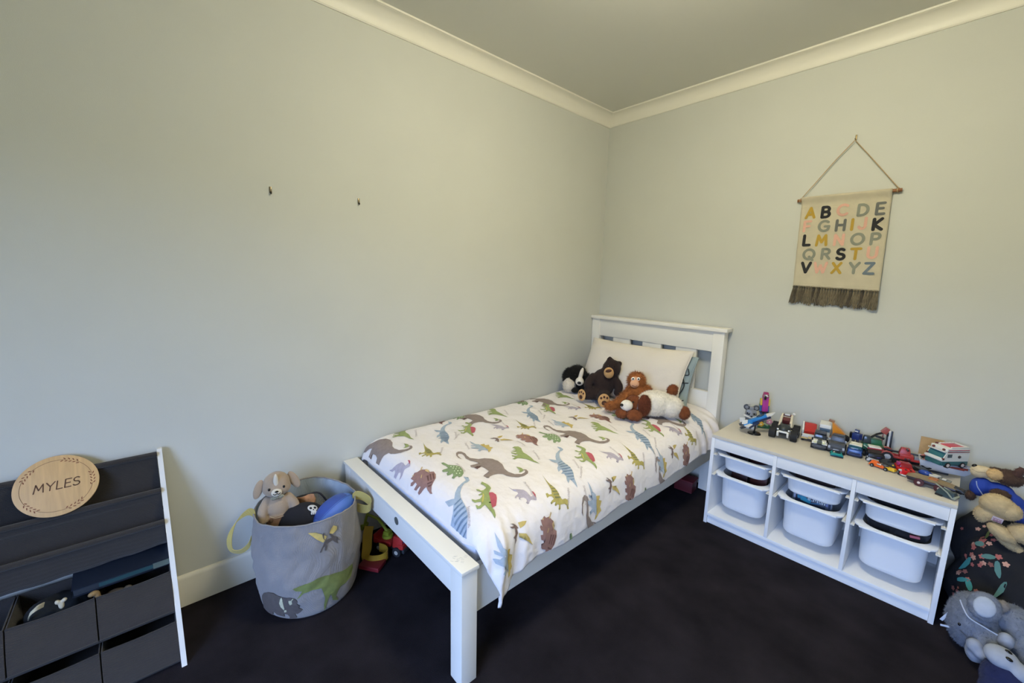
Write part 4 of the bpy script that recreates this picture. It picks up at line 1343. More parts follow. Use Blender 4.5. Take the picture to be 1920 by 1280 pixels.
YEL = weave('#C3AF62', 2600, .4)
def handle(pts, wd, wid=.034):
    W_ = [tuple(v) for v in crsp(wd, 7)]
    MB().ribbon(crsp(pts, 7), W_, wid, .0022).build('handle', YEL, bag, world=True, sharp=60)
handle([(.19, -2.632, .395), (.195, -2.637, .428), (.19, -2.66, .437), (.175, -2.70, .40), (.165, -2.725, .335), (.18, -2.725, .285), (.20, -2.695, .275), (.22, -2.668, .30), (.225, -2.655, .33)], [(.25, .2, 1), (.25, .2, 1), (.25, .3, 1), (.3, .5, .8), (.5, .5, .6), (.7, .2, .6), (.55, 0, .85), (.3, 0, 1), (.2, 0, 1)])
handle([(.322, -2.262, .415), (.326, -2.245, .425), (.345, -2.222, .418), (.372, -2.203, .400), (.385, -2.203, .383), (.378, -2.218, .370), (.352, -2.236, .368), (.335, -2.246, .37)], [(.1, 0, 1), (.15, 0, 1), (.15, .05, 1), (.15, .1, 1), (.2, 0, 1), (.2, 0, 1), (.1, 0, 1), (.1, 0, 1)], .044)

# ------------------------------------------------------------------ things in the bag
kn = M('#A58F76', .95, bump=.35, bscale=300, sheen=.3)
kn2 = M('#8A6648', .95, bump=.35, bscale=300, sheen=.3)
CRM = M('#D5C9B2', .95, sheen=.2)
dl = thing('plush_dog', 'beige knitted dog doll in tan dungarees standing at the wall side of the canvas bag', 'plush toy', (.215, -2.545, .315), 82, rx=-10)
blob('body', [((0, 0, 11), (4.4, 3.4, 6)), ((0, 0, 6), (4.8, 3.8, 4))], kn, dl, vox=.005, tubes=[(((4, 0, 14.5), (6.2, -1, 11), (6.6, -2, 7.5)), (1.9, 2, 1.7)), (((-4, 0, 14.5), (-6.0, -1, 11), (-6.2, -2, 7)), (1.9, 2, 1.7))])
hd = blob('head', [((0, -.3, 21.4), (5.3, 4.6, 5.2)), ((0, -.6, 19.6), (5.6, 4.6, 4))], kn, dl, vox=.005)
blob('ear', [((6.9, .2, 21.2), (2.0, .8, 4.6), (0, -24, 0))], kn, hd, vox=.004)
blob('ear', [((-6.9, .2, 20.2), (1.9, .8, 4.4), (0, 20, 0))], kn, hd, vox=.004)
part('face_stripe', CRM, hd, lambda b: b.ell((-.3, -4.45, 23.2), (1.0, .8, 3.6), (12, 0, 0)))
part('muzzle', CRM, hd, lambda b: b.ell((-.4, -4.9, 18.6), (2.1, 1.0, 1.7)))
part('nose', EYE, hd, lambda b: b.ell((-.4, -5.9, 19.2), (.75, .35, .45)).tube(crsp([(-1.8, -5.7, 18.5), (-1.1, -5.95, 18.0), (-.4, -6.0, 18.4), (.3, -5.95, 18.0), (1.0, -5.7, 18.5)], 4), .14, 5))
for x in (-3.1, 2.5):
    part('eye', EYE, hd, lambda b: b.ell((x, -4.6, 20.4), (.5, .35, .6)))
bt = M('#8F8A74', .9, var=.35, vscale=200)
part('bow_tie', bt, dl, lambda b: b.ell((-1.4, -4.0, 16.2), (1.5, .6, .9)).ell((1.0, -4.0, 16.4), (1.5, .6, .9)).ell((-.2, -4.3, 16.3), (.5, .5, .6)))
dg = blob('dungarees', [((0, 0, 5.2), (5.2, 4.2, 4.4))], kn2, dl, vox=.005, tubes=[(((2.4, -.6, 3), (2.6, -1.4, -3)), (2.7, 2.5)), (((-2.4, -.6, 3), (-2.6, -1.4, -3)), (2.7, 2.5))])
part('pocket_stitch', M('#C9B79A', .9), dg, lambda b: b.tube(crsp([(-3.6, -3.0, 8.4), (-1.5, -4.2, 7.6), (1.5, -4.2, 7.6), (3.6, -3.0, 8.4)], 4), .13, 5))
part('button', M('#5F4632', .8), dg, lambda b: b.ell((-3.2, -3.3, 6.6), (.9, .5, .9)).ell((3.0, -3.4, 7.6), (.9, .5, .9)))
part('paw_sole', CRM, dl, lambda b: b.ell((6.7, -2.6, 6.3), (1.7, 1.5, 2.0), (0, 0, 20)))
part('paw_patch', M('#7B6F66', .9), dl, lambda b: b.ell((6.9, -3.9, 6.4), (.9, .35, 1.0), (0, 0, 20)))

cp = thing('cap', 'dark navy cap with a white skull badge lying in the canvas bag', 'cap', (.262, -2.462, .348), 78, rx=20)
NAV = M('#15161F', .9, bump=.2, bscale=400)
b = MB()
ring = []
for i in range(9):
    a = i / 8 * pi / 2
    ring.append([(.098 * cos(a) * cos(t) + 0, .088 * cos(a) * sin(t), .075 * sin(a)) for t in [2 * pi * j / 32 for j in range(32)]])
b.loft(ring[:-1] + [[(x * .05, y * .05, .0752) for x, y, z in ring[0]]])
b.build('crown', NAV, cp)
b = MB()
b.sheet([[((.088 + r) * sin(t), -(.078 + r) * cos(t), .004 - .10 * r - .03 * abs(t) * r / .06) for r in (0, .015, .03, .045, .055)] for t in [RAD(-62 + 124 * i / 16) for i in range(17)]], thick=.003)
b.build('peak', NAV, cp, sharp=60)
WHI = M('#D6D8DC', .6)
b = MB()
b.ell((0, .004, 0), (.021, .019, .003))
b.box((0, -.017, 0), (.022, .013, .004), bev=.0015)
for k in range(4):
    b.box((-.0115 + .0077 * k, -.028, 0), (.0055, .010, .004), bev=.001)
bn = Vector((.040 / .098 ** 2, .004 / .088 ** 2, .0684 / .075 ** 2)).normalized()
bx_ = (Vector((1, .15, 0)) - bn * bn.dot(Vector((1, .15, 0)))).normalized()
by_ = bn.cross(bx_)
q = Matrix(((bx_.x, by_.x, bn.x, .040), (bx_.y, by_.y, bn.y, .000), (bx_.z, by_.z, bn.z, .0690), (0, 0, 0, 1)))
b.bm.transform(q)
sk = b.build('skull_badge', WHI, cp)
b = MB()
for x in (-.009, .009):
    b.ell((x, .002, .0028), (.006, .0065, .0015), sub=2)
b.ell((0, -.008, .0028), (.0028, .0035, .0015), sub=2)
b.bm.transform(q)
b.build('skull_holes', NAV, sk)
# blue ball, oval, wedged against the front rim
ba = thing('oval_ball', 'big blue soft oval ball wedged against the bed side rim of the bag', 'ball', (.325, -2.345, .384), 0)
PTS = Matrix.Rotation(RAD(114), 4, 'Z') @ Matrix.Rotation(RAD(-10), 4, 'Y')
b = MB()
prof = []
nn = 24
for i in range(nn + 1):
    t = -1 + 2 * i / nn
    prof.append((max(.060 * (1 - abs(t) ** 2.2) ** .62, .0004), t * .108))
b.lathe(prof, n=32)
b.bm.transform(PTS @ Matrix.Rotation(RAD(90), 4, 'Y'))
b.build('ball_skin', M('#4A72C4', .5, bump=.2, bscale=500), ba)
b = MB()
for a in range(0, 360, 90):
    b.tube([((.0605 * (1 - abs(t) ** 2.2) ** .62) * cos(RAD(a + 30)) * 1.0, (.0605 * (1 - abs(t) ** 2.2) ** .62) * sin(RAD(a + 30)), t * .108) for t in [-.95 + 1.9 * i / 20 for i in range(21)]], .0011, 5)
b.bm.transform(PTS @ Matrix.Rotation(RAD(90), 4, 'Y'))
b.build('seam', M('#33539C', .6), ba)
# a darker panel on the ball
b = MB()
b.sheet([[((.0610 * (1 - abs(t) ** 2.2) ** .62) * cos(RAD(a)), (.0610 * (1 - abs(t) ** 2.2) ** .62) * sin(RAD(a)), t * .108) for a in range(122, 209, 6)] for t in [-.85 + 1.45 * i / 14 for i in range(15)]])
b.bm.transform(PTS @ Matrix.Rotation(RAD(90), 4, 'Y'))
b.build('panel', M('#34509E', .5), ba)
# landing net with a black rim behind the cap
nt_ = thing('hand_net', 'grey mesh net with a black hoop standing behind the navy cap', 'net', (.185, -2.42, .33), 80, rx=-14)
hp = crsp([(-.085, 0, .0), (-.08, 0, .045), (-.05, 0, .085), (0, 0, .092), (.05, 0, .088), (.082, 0, .04), (.085, 0, 0)], 5)
MB().tube(hp, .0042, 8).build('hoop', M('#181720', .5), nt_)
b = MB()
for i in range(1, 16):
    x = -.08 + .01 * i
    zt = max([p.z for p in hp if abs(p.x - x) < .012] + [.01])
    b.tube([(x, .004 + .012 * sin(pi * k / 5), zt * k / 5) for k in range(6)], .0009, 4)
for k in range(1, 9):
    z = .01 * k
    xs = [p.x for p in hp if abs(p.z - z) < .012]
    if xs:
        b.tube([(min(xs) + (max(xs) - min(xs)) * i / 8, .004 + .010 * sin(pi * i / 8), z) for i in range(9)], .0009, 4)
stuff(b.build('mesh', M('#8C8682', .8), nt_))
# terracotta scrap of cloth behind the net, and an orange bit by the handle
sc = MB().sheet([[(.012 * i + .004 * sin(j), .01 * sin(i * 1.1 + j * .7), .012 * j) for i in range(7)] for j in range(5)], thick=.002)
o = sc.build('cloth_scrap', M('#B08464', .9, var=.2, vscale=50), sharp=180)
o.location = (.175, -2.46, .375)
o.rotation_euler = (RAD(-8), 0, RAD(78))
tag(o, 'terracotta scrap of cloth behind the hand net in the bag', 'cloth')
ob = blob('plush_hand', [((0, 0, 0), (2.4, 1.7, 1.5)), ((1.8, .5, .3), (1.2, .9, .8)), ((1.7, -.6, .2), (1.2, .7, .7))], M('#C08064', .9), vox=.004)
ob.location = (.30, -2.285, .405)
tag(ob, 'orange soft toy paw tucked between the blue ball and the yellow handle', 'toy')
# fill of the bag under the visible things
fl = blob('toy_pile', [((-7, -6, 20), (9, 8, 9)), ((6, -7, 20), (10, 8, 9)), ((0, 8, 20), (11, 8, 9.5)), ((0, 0, 12), (16, 15, 11))], M('#232634', .95, var=.3, vscale=15), vox=.012, fuzz=.01, fscale=25)
fl.location = (BCX, BCY, 0)
tag(fl, 'dark heap of soft things filling the canvas bag below the doll and ball', 'toys')
stuff(fl)

# ------------------------------------------------------------------ toys on the carpet under the foot of the bed
tr = thing('toy_truck', 'red toy digger truck with a lime arm parked under the foot rail', 'toy vehicle', (.235, -2.035, 0), 118)
RED = M('#B5302C', .4)
LIM = M('#A7B23A', .4)
DKG = M('#2B2F33', .6)
# forward is -y; centimetres
def tpart(name, mat, fn, par=None):
    b = MB(.01)
    fn(b)
    return b.build(name, mat, par or tr, sharp=40)
tpart('chassis', DKG, lambda b: b.box((0, 0, 3.2), (6, 19, 1.6), bev=.3).box((0, -9.6, 3.4), (8, 1.4, 2.2), bev=.4))
tpart('cab', RED, lambda b: b.box((0, -6, 7.2), (7.6, 6.6, 6.4), bev=.8, taper=(.86, .82)).box((0, -8.2, 5.4), (8, 3, 2.6), bev=.5))
tpart('windscreen', M('#5560A0', .15), lambda b: b.box((0, -8.6, 8.4), (5.6, .5, 2.4), (-11, 0, 0), bev=.2))
tpart('bed', RED, lambda b: b.box((0, 3.4, 5.4), (8, 11, 2.6), bev=.4).box((0, 8.4, 7.2), (7.6, 1, 3), bev=.3))
tpart('turntable', LIM, lambda b: b.cyl((0, 2.5, 6.6), (0, 2.5, 8.2), 2.8, bev=.2).box((0, 2.5, 9), (3.4, 3.4, 2.4), bev=.3))
tpart('digger_arm', LIM, lambda b: b.tube([(0, 2.5, 9.5), (0, 8.5, 15.5)], .8, 6).tube([(0, 8.5, 15.5), (0, 15.5, 16.5)], .75, 6).tube([(0, 15.5, 16.5), (0, 17.5, 10.5)], .7, 6))
tpart('bucket', LIM, lambda b: b.box((0, 18.2, 9.2), (4.4, 3.0, 2.8), (20, 0, 0), bev=.4))
tpart('light_bar', LIM, lambda b: b.box((0, -6, 10.7), (5, 1.2, .8), bev=.2))
for x in (-3.9, 3.9):
    for y in (-6, 5):
        wh_ = tpart('wheel', M('#1D1D20', .8), lambda b: b.cyl((x - .9, y, 2.5), (x + .9, y, 2.5), 2.5, n=20, bev=.4))
        tpart('hub', M('#B8B4A8', .5), lambda b: b.cyl((x - .98, y, 2.5), (x + .98, y, 2.5), 1.1, n=12), wh_)
cr_ = thing('toy_crane', 'red toy base with a yellow folded band arm on the carpet by the canvas bag', 'toy vehicle', (.30, -2.165, 0), 0)
b = MB()
b.box((.0, -.005, .016), (.11, .075, .022), (0, 0, 35), bev=.004)
b.build('base', M('#7E2228', .45), cr_)
b = MB()
b.ribbon(crsp([(-.135, .04, .135), (-.115, .022, .105), (-.075, .0, .060), (-.045, -.018, .034), (-.015, -.005, .030), (.010, .035, .032), (.006, .070, .038), (-.025, .075, .044), (-.055, .055, .05)], 6), [tuple(v) for v in crsp([(.66, .75, 0), (.66, .75, 0), (.66, .75, .1), (.5, .5, .6), (0, .1, 1), (0, 0, 1), (0, 0, 1), (0, 0, 1), (0, 0, 1)], 6)], .048, .004)
b.build('band_arm', M('#B8922E', .5), cr_, sharp=60)
# ================================================================== floral beanbag and soft toys in the corner
BGX, BGY = 2.56, -.31
bg_ = thing('beanbag', 'slumped black beanbag printed with coral flowers and teal leaves beside the toy unit', 'beanbag', (BGX, BGY, 0))
BEL = [((2, 0, 13), (34, 27, 13.5)), ((2, 4, 24), (30, 22, 18)), ((-4, 8, 34), (24, 17, 14)), ((8, 8, 33), (24, 18, 14)), ((-21, 18, 29), (16, 14, 17)), ((-18, 6, 28), (14, 14, 15)), ((-22, 6, 14), (14, 17, 14))]
sk_ = blob('cover', BEL, M('#14151B', .95, bump=.2, bscale=90), bg_, vox=.014, fuzz=.012, fscale=9, sm=8)
me = sk_.data
# flatten the underside onto the carpet
for v in me.vertices:
    v.co.z = max(v.co.z, .001)
    v.co.x = max(v.co.x, 2.204 - BGX)
    v.co.y = min(v.co.y, -.02 - BGY)
# printed flowers: cast onto the cover
dgx = bpy.context.evaluated_depsgraph_get()
from mathutils.bvhtree import BVHTree
bvh = BVHTree.FromObject(sk_, dgx)
def on_cover(x, y, z, off):
    p, nrm, i, dd = bvh.find_nearest(Vector((x - BGX, y - BGY, z)))
    return p + nrm * off, nrm
FLC = (M('#A8685C', .9), M('#8E5A50', .9), M('#A9605A', .9), M('#C29480', .9))
TEA = M('#3E8C8C', .9)
TE2 = M('#56807A', .9)
OLV = M('#7F8A45', .9)
def petal(b, c, ang, L, W, off=.0016, mi=0):
    p0, n0 = on_cover(*c, off)
    t0 = n0.cross(Vector((0, 0, 1)))
    t0 = t0.normalized() if t0.length > .1 else Vector((1, 0, 0))
    t1 = n0.cross(t0)
    d = t0 * cos(RAD(ang)) + t1 * sin(RAD(ang))
    sd = n0.cross(d)
    pts = []
    for i in range(10):
        a = 2 * pi * i / 10
        q = p0 + d * (L / 2 * cos(a) + L / 2) + sd * W / 2 * sin(a)
        pp, nn_, i_, d_ = bvh.find_nearest(q)
        pts.append(pp + nn_ * off)
    f = b.bm.faces.new([b.bm.verts.new(p) for p in pts])
    f.material_index = mi
rp_ = random.Random(8)
SP_ = []
for cx, cy, cz, num, sp in ((2.235, -.30, .41, 10, .045), (2.22, -.33, .36, 7, .03), (2.30, -.40, .36, 8, .04), (2.24, -.36, .24, 8, .035), (2.27, -.48, .20, 9, .035), (2.30, -.55, .17, 8, .03), (2.23, -.40, .14, 5, .03), (2.55, -.62, .20, 8, .06), (2.75, -.55, .25, 10, .08), (2.45, -.30, .45, 6, .06)):
    for k in range(num):
        SP_.append((cx + rp_.gauss(0, sp), cy + rp_.gauss(0, sp * .8), cz + rp_.gauss(0, sp)))
for k, c in enumerate(SP_):
    b = MB()
    a0 = rp_.uniform(0, 360)
    s_ = rp_.uniform(.006, .0125)
    for j in range(5):
        petal(b, c, a0 + 72 * j, s_, s_ * .75)
    b.build('flower_print', FLC[rp_.randrange(4)], bg_)
for c, a, L, W, m in (((2.225, -.36, .30), 75, .085, .022, TEA), ((2.235, -.40, .25), 130, .05, .022, TEA), ((2.235, -.41, .245), 40, .05, .02, TEA), ((2.32, -.42, .36), 100, .07, .022, TE2), ((2.325, -.45, .31), 85, .075, .02, TE2), ((2.30, -.40, .385), 30, .05, .022, TE2), ((2.27, -.34, .385), 20, .04, .025, TE2), ((2.24, -.45, .15), 20, .04, .016, OLV), ((2.28, -.50, .21), 60, .03, .014, OLV), ((2.42, -.56, .27), 70, .075, .03, TEA), ((2.44, -.58, .22), 140, .06, .025, TEA), ((2.26, -.30, .43), -20, .06, .012, OLV)):
    b = MB()
    petal(b, c, a, L, W, .0021)
    b.build('leaf_print', m, bg_)

# plush dog in a blue shirt lying along the top of the beanbag (centimetres from the root, axes along the room)
pd = thing('plush_puppy', 'brown plush puppy in a royal blue shirt slumped on top of the beanbag', 'plush toy', (2.29, -.20, .48))
PB = soft('#4E3B30')
PT_ = soft('#C9A876')
PC = soft('#CDBB98')
SHB = M('#1E3D98', .85, bump=.2, bscale=120)
hb = blob('head', [((3.6, 1, 16.4), (4.6, 4, 3.4), (0, 6, 0)), ((.5, 1.4, 16.6), (4.2, 3.2, 2.8))], PB, pd, fuzz=.002, vox=.005)
mz = blob('muzzle', [((-5.0, 0, 16.3), (2.7, 2.9, 2.8)), ((-3.4, .4, 16.6), (2.4, 2.6, 2.6))], PC, pd, fuzz=.0012, vox=.004)
fh = blob('forehead', [((-.4, -.9, 17.0), (2.9, 2.7, 2.3))], PT_, pd, fuzz=.002, vox=.004)
fur(fh, PT_, 700, .006, .0007)
fur(hb, PB, 1100, .008, .0008)
part('nose', EYE, pd, lambda b: b.ell((-6.6, -.4, 18.6), (.9, .8, .7), (0, -40, 0)))
part('muzzle_seam', M('#8E7C60', .9), pd, lambda b: b.tube(crsp([(-7.2, -1.6, 17.2), (-5.4, -2.8, 16.8), (-3.2, -2.6, 17.4)], 4), .09, 5))
er = blob('ear', [((5.6, -.6, 19.6), (1.5, 1.2, 3.3), (0, 14, 0))], soft('#5A4038'), pd, fuzz=.002, vox=.004)
fur(er, soft('#5A4038'), 500, .008, .0008)
blob('shirt', [((-3.6, 0, 9.6), (3.4, 3.8, 4.4), (0, 10, 0)), ((1.6, .2, 9.6), (4.8, 3.8, 3.6)), ((5.4, 0, 5.4), (4.6, 4.4, 5.2), (0, -24, 0)), ((10.5, 0, 2.4), (5.0, 4.8, 5))], SHB, pd, vox=.005, fuzz=.0018, fscale=35)
part('shirt_piping', M('#97A4C6', .8), pd, lambda b: b.tube(crsp([(-5.2, -2.8, 12.6), (-4.6, -3.5, 10.4), (-3.0, -3.9, 8.0), (-1.6, -3.9, 6.2)], 5), .2, 6))
for e in (((2.0, -4.2, 9.8), (3.1, 2.0, 2.2)), ((-6.0, -1.5, 5.0), (1.7, 2, 2.2))):
    p = blob('paw', [e], PB, pd, fuzz=.002, vox=.004)
    fur(p, PB, 400, .007, .0008)

td = thing('plush_teddy', 'cream teddy with a small printed tag sprawled face down over the beanbag', 'plush toy', (2.32, -.335, .43))
TC = soft('#BFA980')
tb = blob('body', [((-1.8, 0, 13.0), (5.2, 4.4, 4.6), (0, 10, 0)), ((1.4, 0, 11.8), (3.8, 4, 3.6)), ((-5.2, 0, 7.6), (2.6, 3, 3.6)), ((-2.6, .2, 8.8), (3.4, 3.4, 3))], TC, td, fuzz=.002, fscale=60, vox=.005)
fur(tb, TC, 2200, .005, .0009)
for e in (((.8, -1.8, 2.6), (4.9, 3.2, 2.6), (0, 32, 0)), ((5.6, -.4, 4.2), (3.9, 3.6, 3.8), (0, 20, 0)), ((4.4, 1, -2.4), (5.4, 2.8, 1.8), (0, 24, 0)), ((10.4, 0, 1.6), (4, 3.4, 3.4))):
    p = blob('limb', [e], TC, td, fuzz=.0015, vox=.005)
    fur(p, TC, 800, .005, .0009)
tg = part('tag', M('#C9BAC0', .7), td, lambda b: b.box((-1.2, -3.6, 8.2), (3.0, .2, 2.4), (14, 8, 0), bev=.15))
b = MB(.01)
for i in range(3):
    for j in range(2):
        b.tube([(-2.0 + i * .8 + .28 * cos(t), -3.75 - .2 * j, 8.7 - j * .9 - i * .1 + .3 * sin(t)) for t in [q * pi / 4 for q in range(8)]], .10, 4, closed=True)
b.build('tag_pattern', M('#8A3A5A', .7), tg)

# grey plush elephant on the carpet
el = thing('plush_elephant', 'fluffy grey plush elephant with a pale lined ear on the carpet by the beanbag', 'plush toy', (2.30, -.53, 0))
GR = soft('#747A86', .18)
GR2 = soft('#959BA8', .1)
eh = blob('head', [((-1.2, 0, 12.6), (7.2, 9.5, 12.2), (18, 0, 0)), ((3.6, -5.5, 10.5), (5.4, 6.5, 6), (20, 20, 0))], GR, el, fuzz=.003, fscale=50)
fur(eh, GR, 5200, .009, .0008)
bo = blob('body', [((9.5, 5, 12), (8, 9.5, 11)), ((13, -1, 9), (5.5, 7, 8))], GR, el, fuzz=.004, fscale=40)
fur(bo, GR, 2600, .009, .0009)
eb = blob('ear', [((.8, -6.5, 24.0), (4.6, 2.6, 5.4), (-35, 8, 0))], GR, el, vox=.005, fuzz=.0015)
fur(eb, GR, 1600, .006, .0008)
blob('ear_lining', [((.7, -8.3, 24.8), (3.1, 1.3, 3.9), (-35, 8, 0))], soft('#A9B1BF', .05), el, vox=.004, fuzz=.0008)
er2 = blob('ear', [((5.4, 1.5, 22.6), (2.0, 2.2, 2.6), (0, 20, 0))], soft('#8A847F', .1), el, vox=.005, fuzz=.0015)
fur(er2, soft('#8A847F', .1), 400, .006, .0008)
blob('nose', [((7.2, -9.4, 15.6), (2.2, 2.4, 3.1))], GR2, el, vox=.004, fuzz=.001)
blob('leg', [((.2, -11.5, 9.6), (2.4, 2.6, 2.6)), ((2.2, -12.5, 8.0), (2.8, 2.4, 2.0), (0, 24, 0)), ((1.0, -9, 6), (3, 4, 4))], GR2, el, vox=.004, fuzz=.001)
part('eye', EYE, el, lambda b: b.ell((-4.4, -9.0, 14.0), (.45, .4, .6)))
part('mouth_line', M('#434857', .9), el, lambda b: b.tube(crsp([(-4.0, -9.6, 12.0), (-1.6, -11.0, 11.2), (1.4, -12.0, 11.2)], 5), .13, 5))
part('white_band', M('#C6CDD9', .7), el, lambda b: b.ribbon(crsp([(-5.4, -5.4, 22.2), (-4.2, -8.0, 20.6), (-2.4, -9.8, 18.8), (1.4, -10.6, 18.0), (5.0, -10.4, 17.0)], 5), (.4, -.3, .8), .55, .1))
part('tag', M('#CBD3E0', .6), el, lambda b: b.box((-8.2, -3.4, 11.4), (1.0, .15, 4.6), (0, 22, 10), bev=.06).box((-7.8, -5.4, 8.6), (2.6, .15, .8), (0, -12, 10), bev=.06))

# navy and pale grey plush penguin, partly cropped by the picture
pg = thing('plush_penguin', 'navy plush penguin with pale grey face and black oval eyes beside the elephant', 'plush toy', (2.37, -.73, 0))
NV = soft('#232848', .12)
PG = soft('#9AA0AC', .05)
nb_ = blob('body', [((.5, 0, 7.0), (6, 6, 7.0)), ((5.5, -2, 5.5), (5, 6, 5.5)), ((-.5, -4, 4.5), (5, 4.5, 4.5))], NV, pg, fuzz=.0015, vox=.006)
fur(nb_, NV, 1800, .004, .0008)
fc = blob('face', [((-.9, 1, 14.2), (4.6, 4.4, 3.3), (10, 10, 0)), ((3.2, 0, 12.4), (3.6, 3.6, 2.8), (10, 26, 0))], PG, pg, vox=.005, fuzz=.0006)
for c in ((.3, 1.2, 17.3), (.5, -1.6, 16.4)):
    part('eye', EYE, pg, lambda b: b.ell(c, (.95, .6, .5), (14, 20, 0)))
blob('flipper', [((6.4, .5, 11.4), (2.6, 2, 1.6), (0, 24, 0)), ((5.6, -3.4, 10.4), (1.2, 2.2, 1.0))], soft('#A9B0BC', .05), pg, vox=.004, fuzz=.001)
# ================================================================== toys on top of the storage unit (centimetres, -y faces the room)
SZ = .5602
def pl(h, r=.3):
    return M(h, r)
BLACK, WHITE, GREY, DGREY, REDP, ORAN = pl('#1B1B1D'), pl('#E4E2DA'), pl('#85878A'), pl('#45474B'), pl('#B32A24'), pl('#D9601F')
GLAS = pl('#3C4A55', .08)
TYRE = M('#17171A', .75)
def toy(name, label, cat, x, y, rz=0, z=SZ, group=None, rx=0, ry=0):
    return thing(name, label, cat, (x, y, z), rz, group, rx, ry)
def tpt(name, mat, par, shapes, sharp=38):
    b = MB(.01)
    for s in shapes:
        k = s[0]
        if k == 'b':      # box: centre, size, rotation, bevel
            b.box(s[1], s[2], s[3] if len(s) > 3 else None, bev=s[4] if len(s) > 4 else .12)
        elif k == 't':    # tapered box
            b.box(s[1], s[2], s[3], bev=s[5] if len(s) > 5 else .15, taper=s[4])
        elif k == 'c':
            b.cyl(s[1], s[2], s[3], s[4] if len(s) > 4 else None, n=16, bev=.06)
        elif k == 'e':
            b.ell(s[1], s[2], s[3] if len(s) > 3 else None, sub=2)
        elif k == 'u':
            b.tube(s[1], s[2], 7)
        elif k == 'q':    # prism of a front outline (x,z) across y
            y0, y1 = s[2]
            b.prism(s[1], lambda a, z: (a, y0, z), lambda a, z: (a, y1, z))
        elif k == 'p':    # prism of a side outline (y,z) across x
            x0, x1 = s[2]
            b.prism(s[1], lambda a, z: (x0, a, z), lambda a, z: (x1, a, z))
    return b.build(name, mat, par, sharp=sharp)
def wheels(par, xs, ys, r, w, tyre=TYRE, hub=None, zc=None, hr=.5):
    for y in ys:
        for x in xs:
            s = 1 if x > 0 else -1
            z = r if zc is None else zc
            o = tpt('wheel', tyre, par, [('c', (x - w / 2, y, z), (x + w / 2, y, z), r)])
            tpt('hub', hub or GREY, o, [('c', (x + s * (w / 2 - .05), y, z), (x + s * (w / 2 + .06), y, z), r * hr), ('c', (x, y, z), (x + s * (w / 2 + .12), y, z), r * .16)])
def studs(par, pts, mat, r=.24, h=.17):
    tpt('stud', mat, par, [('c', p, (p[0], p[1], p[2] + h), r) for p in pts])

# grey and white brick-built animal sitting by the headboard
t = toy('brick_koala', 'grey and white brick-built animal with round ears sitting nearest the headboard', 'toy figure', 1.300, -.165, 25)
tpt('body', GREY, t, [('t', (0, .5, 3.4), (6.4, 5.6, 6.8), None, (.8, .8)), ('b', (-3.2, -1.2, 2.4), (1.4, 3, 3.2)), ('b', (3.2, -1.2, 2.4), (1.4, 3, 3.2))])
tpt('chest', WHITE, t, [('t', (0, -2.6, 3.2), (3.2, 1.4, 4.2), (-14, 0, 0), (.7, .8)), ('b', (-1.6, -3.0, .8), (2, 2.2, 1.6)), ('b', (1.6, -3.0, .8), (2, 2.2, 1.6))])
tpt('head', GREY, t, [('t', (0, -.4, 9.2), (6.2, 5, 4.6), None, (.8, .85)), ('b', (0, -2.6, 9.6), (1.6, 1.2, 3.2), (-12, 0, 0))])
tpt('eye', BLACK, t, [('b', (-1.8, -3.0, 9.4), (1.8, .5, 1.2), (0, 12, 0)), ('b', (1.8, -3.0, 9.4), (1.8, .5, 1.2), (0, -12, 0)), ('b', (0, -3.9, 7.8), (1.0, .8, .6))])
tpt('eye_glint', WHITE, t, [('b', (-1.5, -3.3, 9.7), (.5, .2, .4)), ('b', (2.1, -3.3, 9.7), (.5, .2, .4))])
tpt('cheek', WHITE, t, [('b', (-2.4, -2.9, 7.6), (3.4, 1.0, 1.0), (0, 20, 12)), ('b', (2.4, -2.9, 7.6), (3.4, 1.0, 1.0), (0, -20, -12)), ('b', (0, -3.2, 7.0), (2.2, 1.2, 1.0))])
for x in (-2.6, 2.6):
    o = tpt('ear', DGREY, t, [('c', (x, .4, 12.6), (x, -.8, 12.6), 1.7)])
    tpt('ear_disc', GREY, o, [('c', (x, -.6, 12.6), (x, -1.0, 12.6), .9)])
tpt('head_top', GREY, t, [('b', (0, -.6, 12.2), (2.2, 2, 1.8)), ('e', (-1.5, -1, 13.9), (.7, .6, .7))])
# parrot on a flowered base behind the jet
t = toy('brick_parrot', 'brick-built macaw with pink breast and yellow and blue wings on a leafy perch', 'toy figure', 1.352, -.105, 30)
tpt('base', pl('#2E5B3C'), t, [('b', (0, 0, .5), (7, 5, 1)), ('e', (-2, -1.6, 1.2), (2.2, 1.4, .8)), ('e', (2.6, -1.2, 1.4), (2, 1.4, .9)), ('e', (.4, -2.2, 1.0), (1.8, 1, .7), (0, 0, 30))])
tpt('perch', pl('#4A3526'), t, [('u', [(0, .4, .8), (.2, .4, 5), (-.2, .4, 9.6)], .55), ('c', (-2.6, .2, 9.8), (2.6, .2, 9.8), .45)])
for c, h in (((-1.4, -2.4, 2.6), '#D6A83C'), ((3.2, -1.6, 4.4), '#CF8C9C')):
    o = tpt('flower', pl(h), t, [('e', (c[0] + 1.0 * cos(a), c[1] - .2, c[2] + 1.0 * sin(a)), (.8, .4, .8)) for a in [i * 2 * pi / 5 for i in range(5)]])
    tpt('flower_centre', pl('#E9E0C0'), o, [('e', (c[0], c[1] - .5, c[2]), .5)])
tpt('leaf', pl('#8FA07C'), t, [('e', (1.2, -2.6, 2.8), (1.6, .3, .6), (0, 30, 0)), ('e', (-3, -1.8, 1.8), (1.5, .3, .6), (0, -20, 0))])
tpt('breast', pl('#A8328C'), t, [('t', (0, -.6, 15.0), (3.2, 2.6, 8.2), (-6, 0, 0), (1.0, .9)), ('b', (0, -.6, 11.2), (2.6, 2.4, 1.6))])
tpt('head', pl('#9A3060'), t, [('t', (0, -.2, 20.8), (3.4, 3.2, 3.4), None, (.7, .7), .4)])
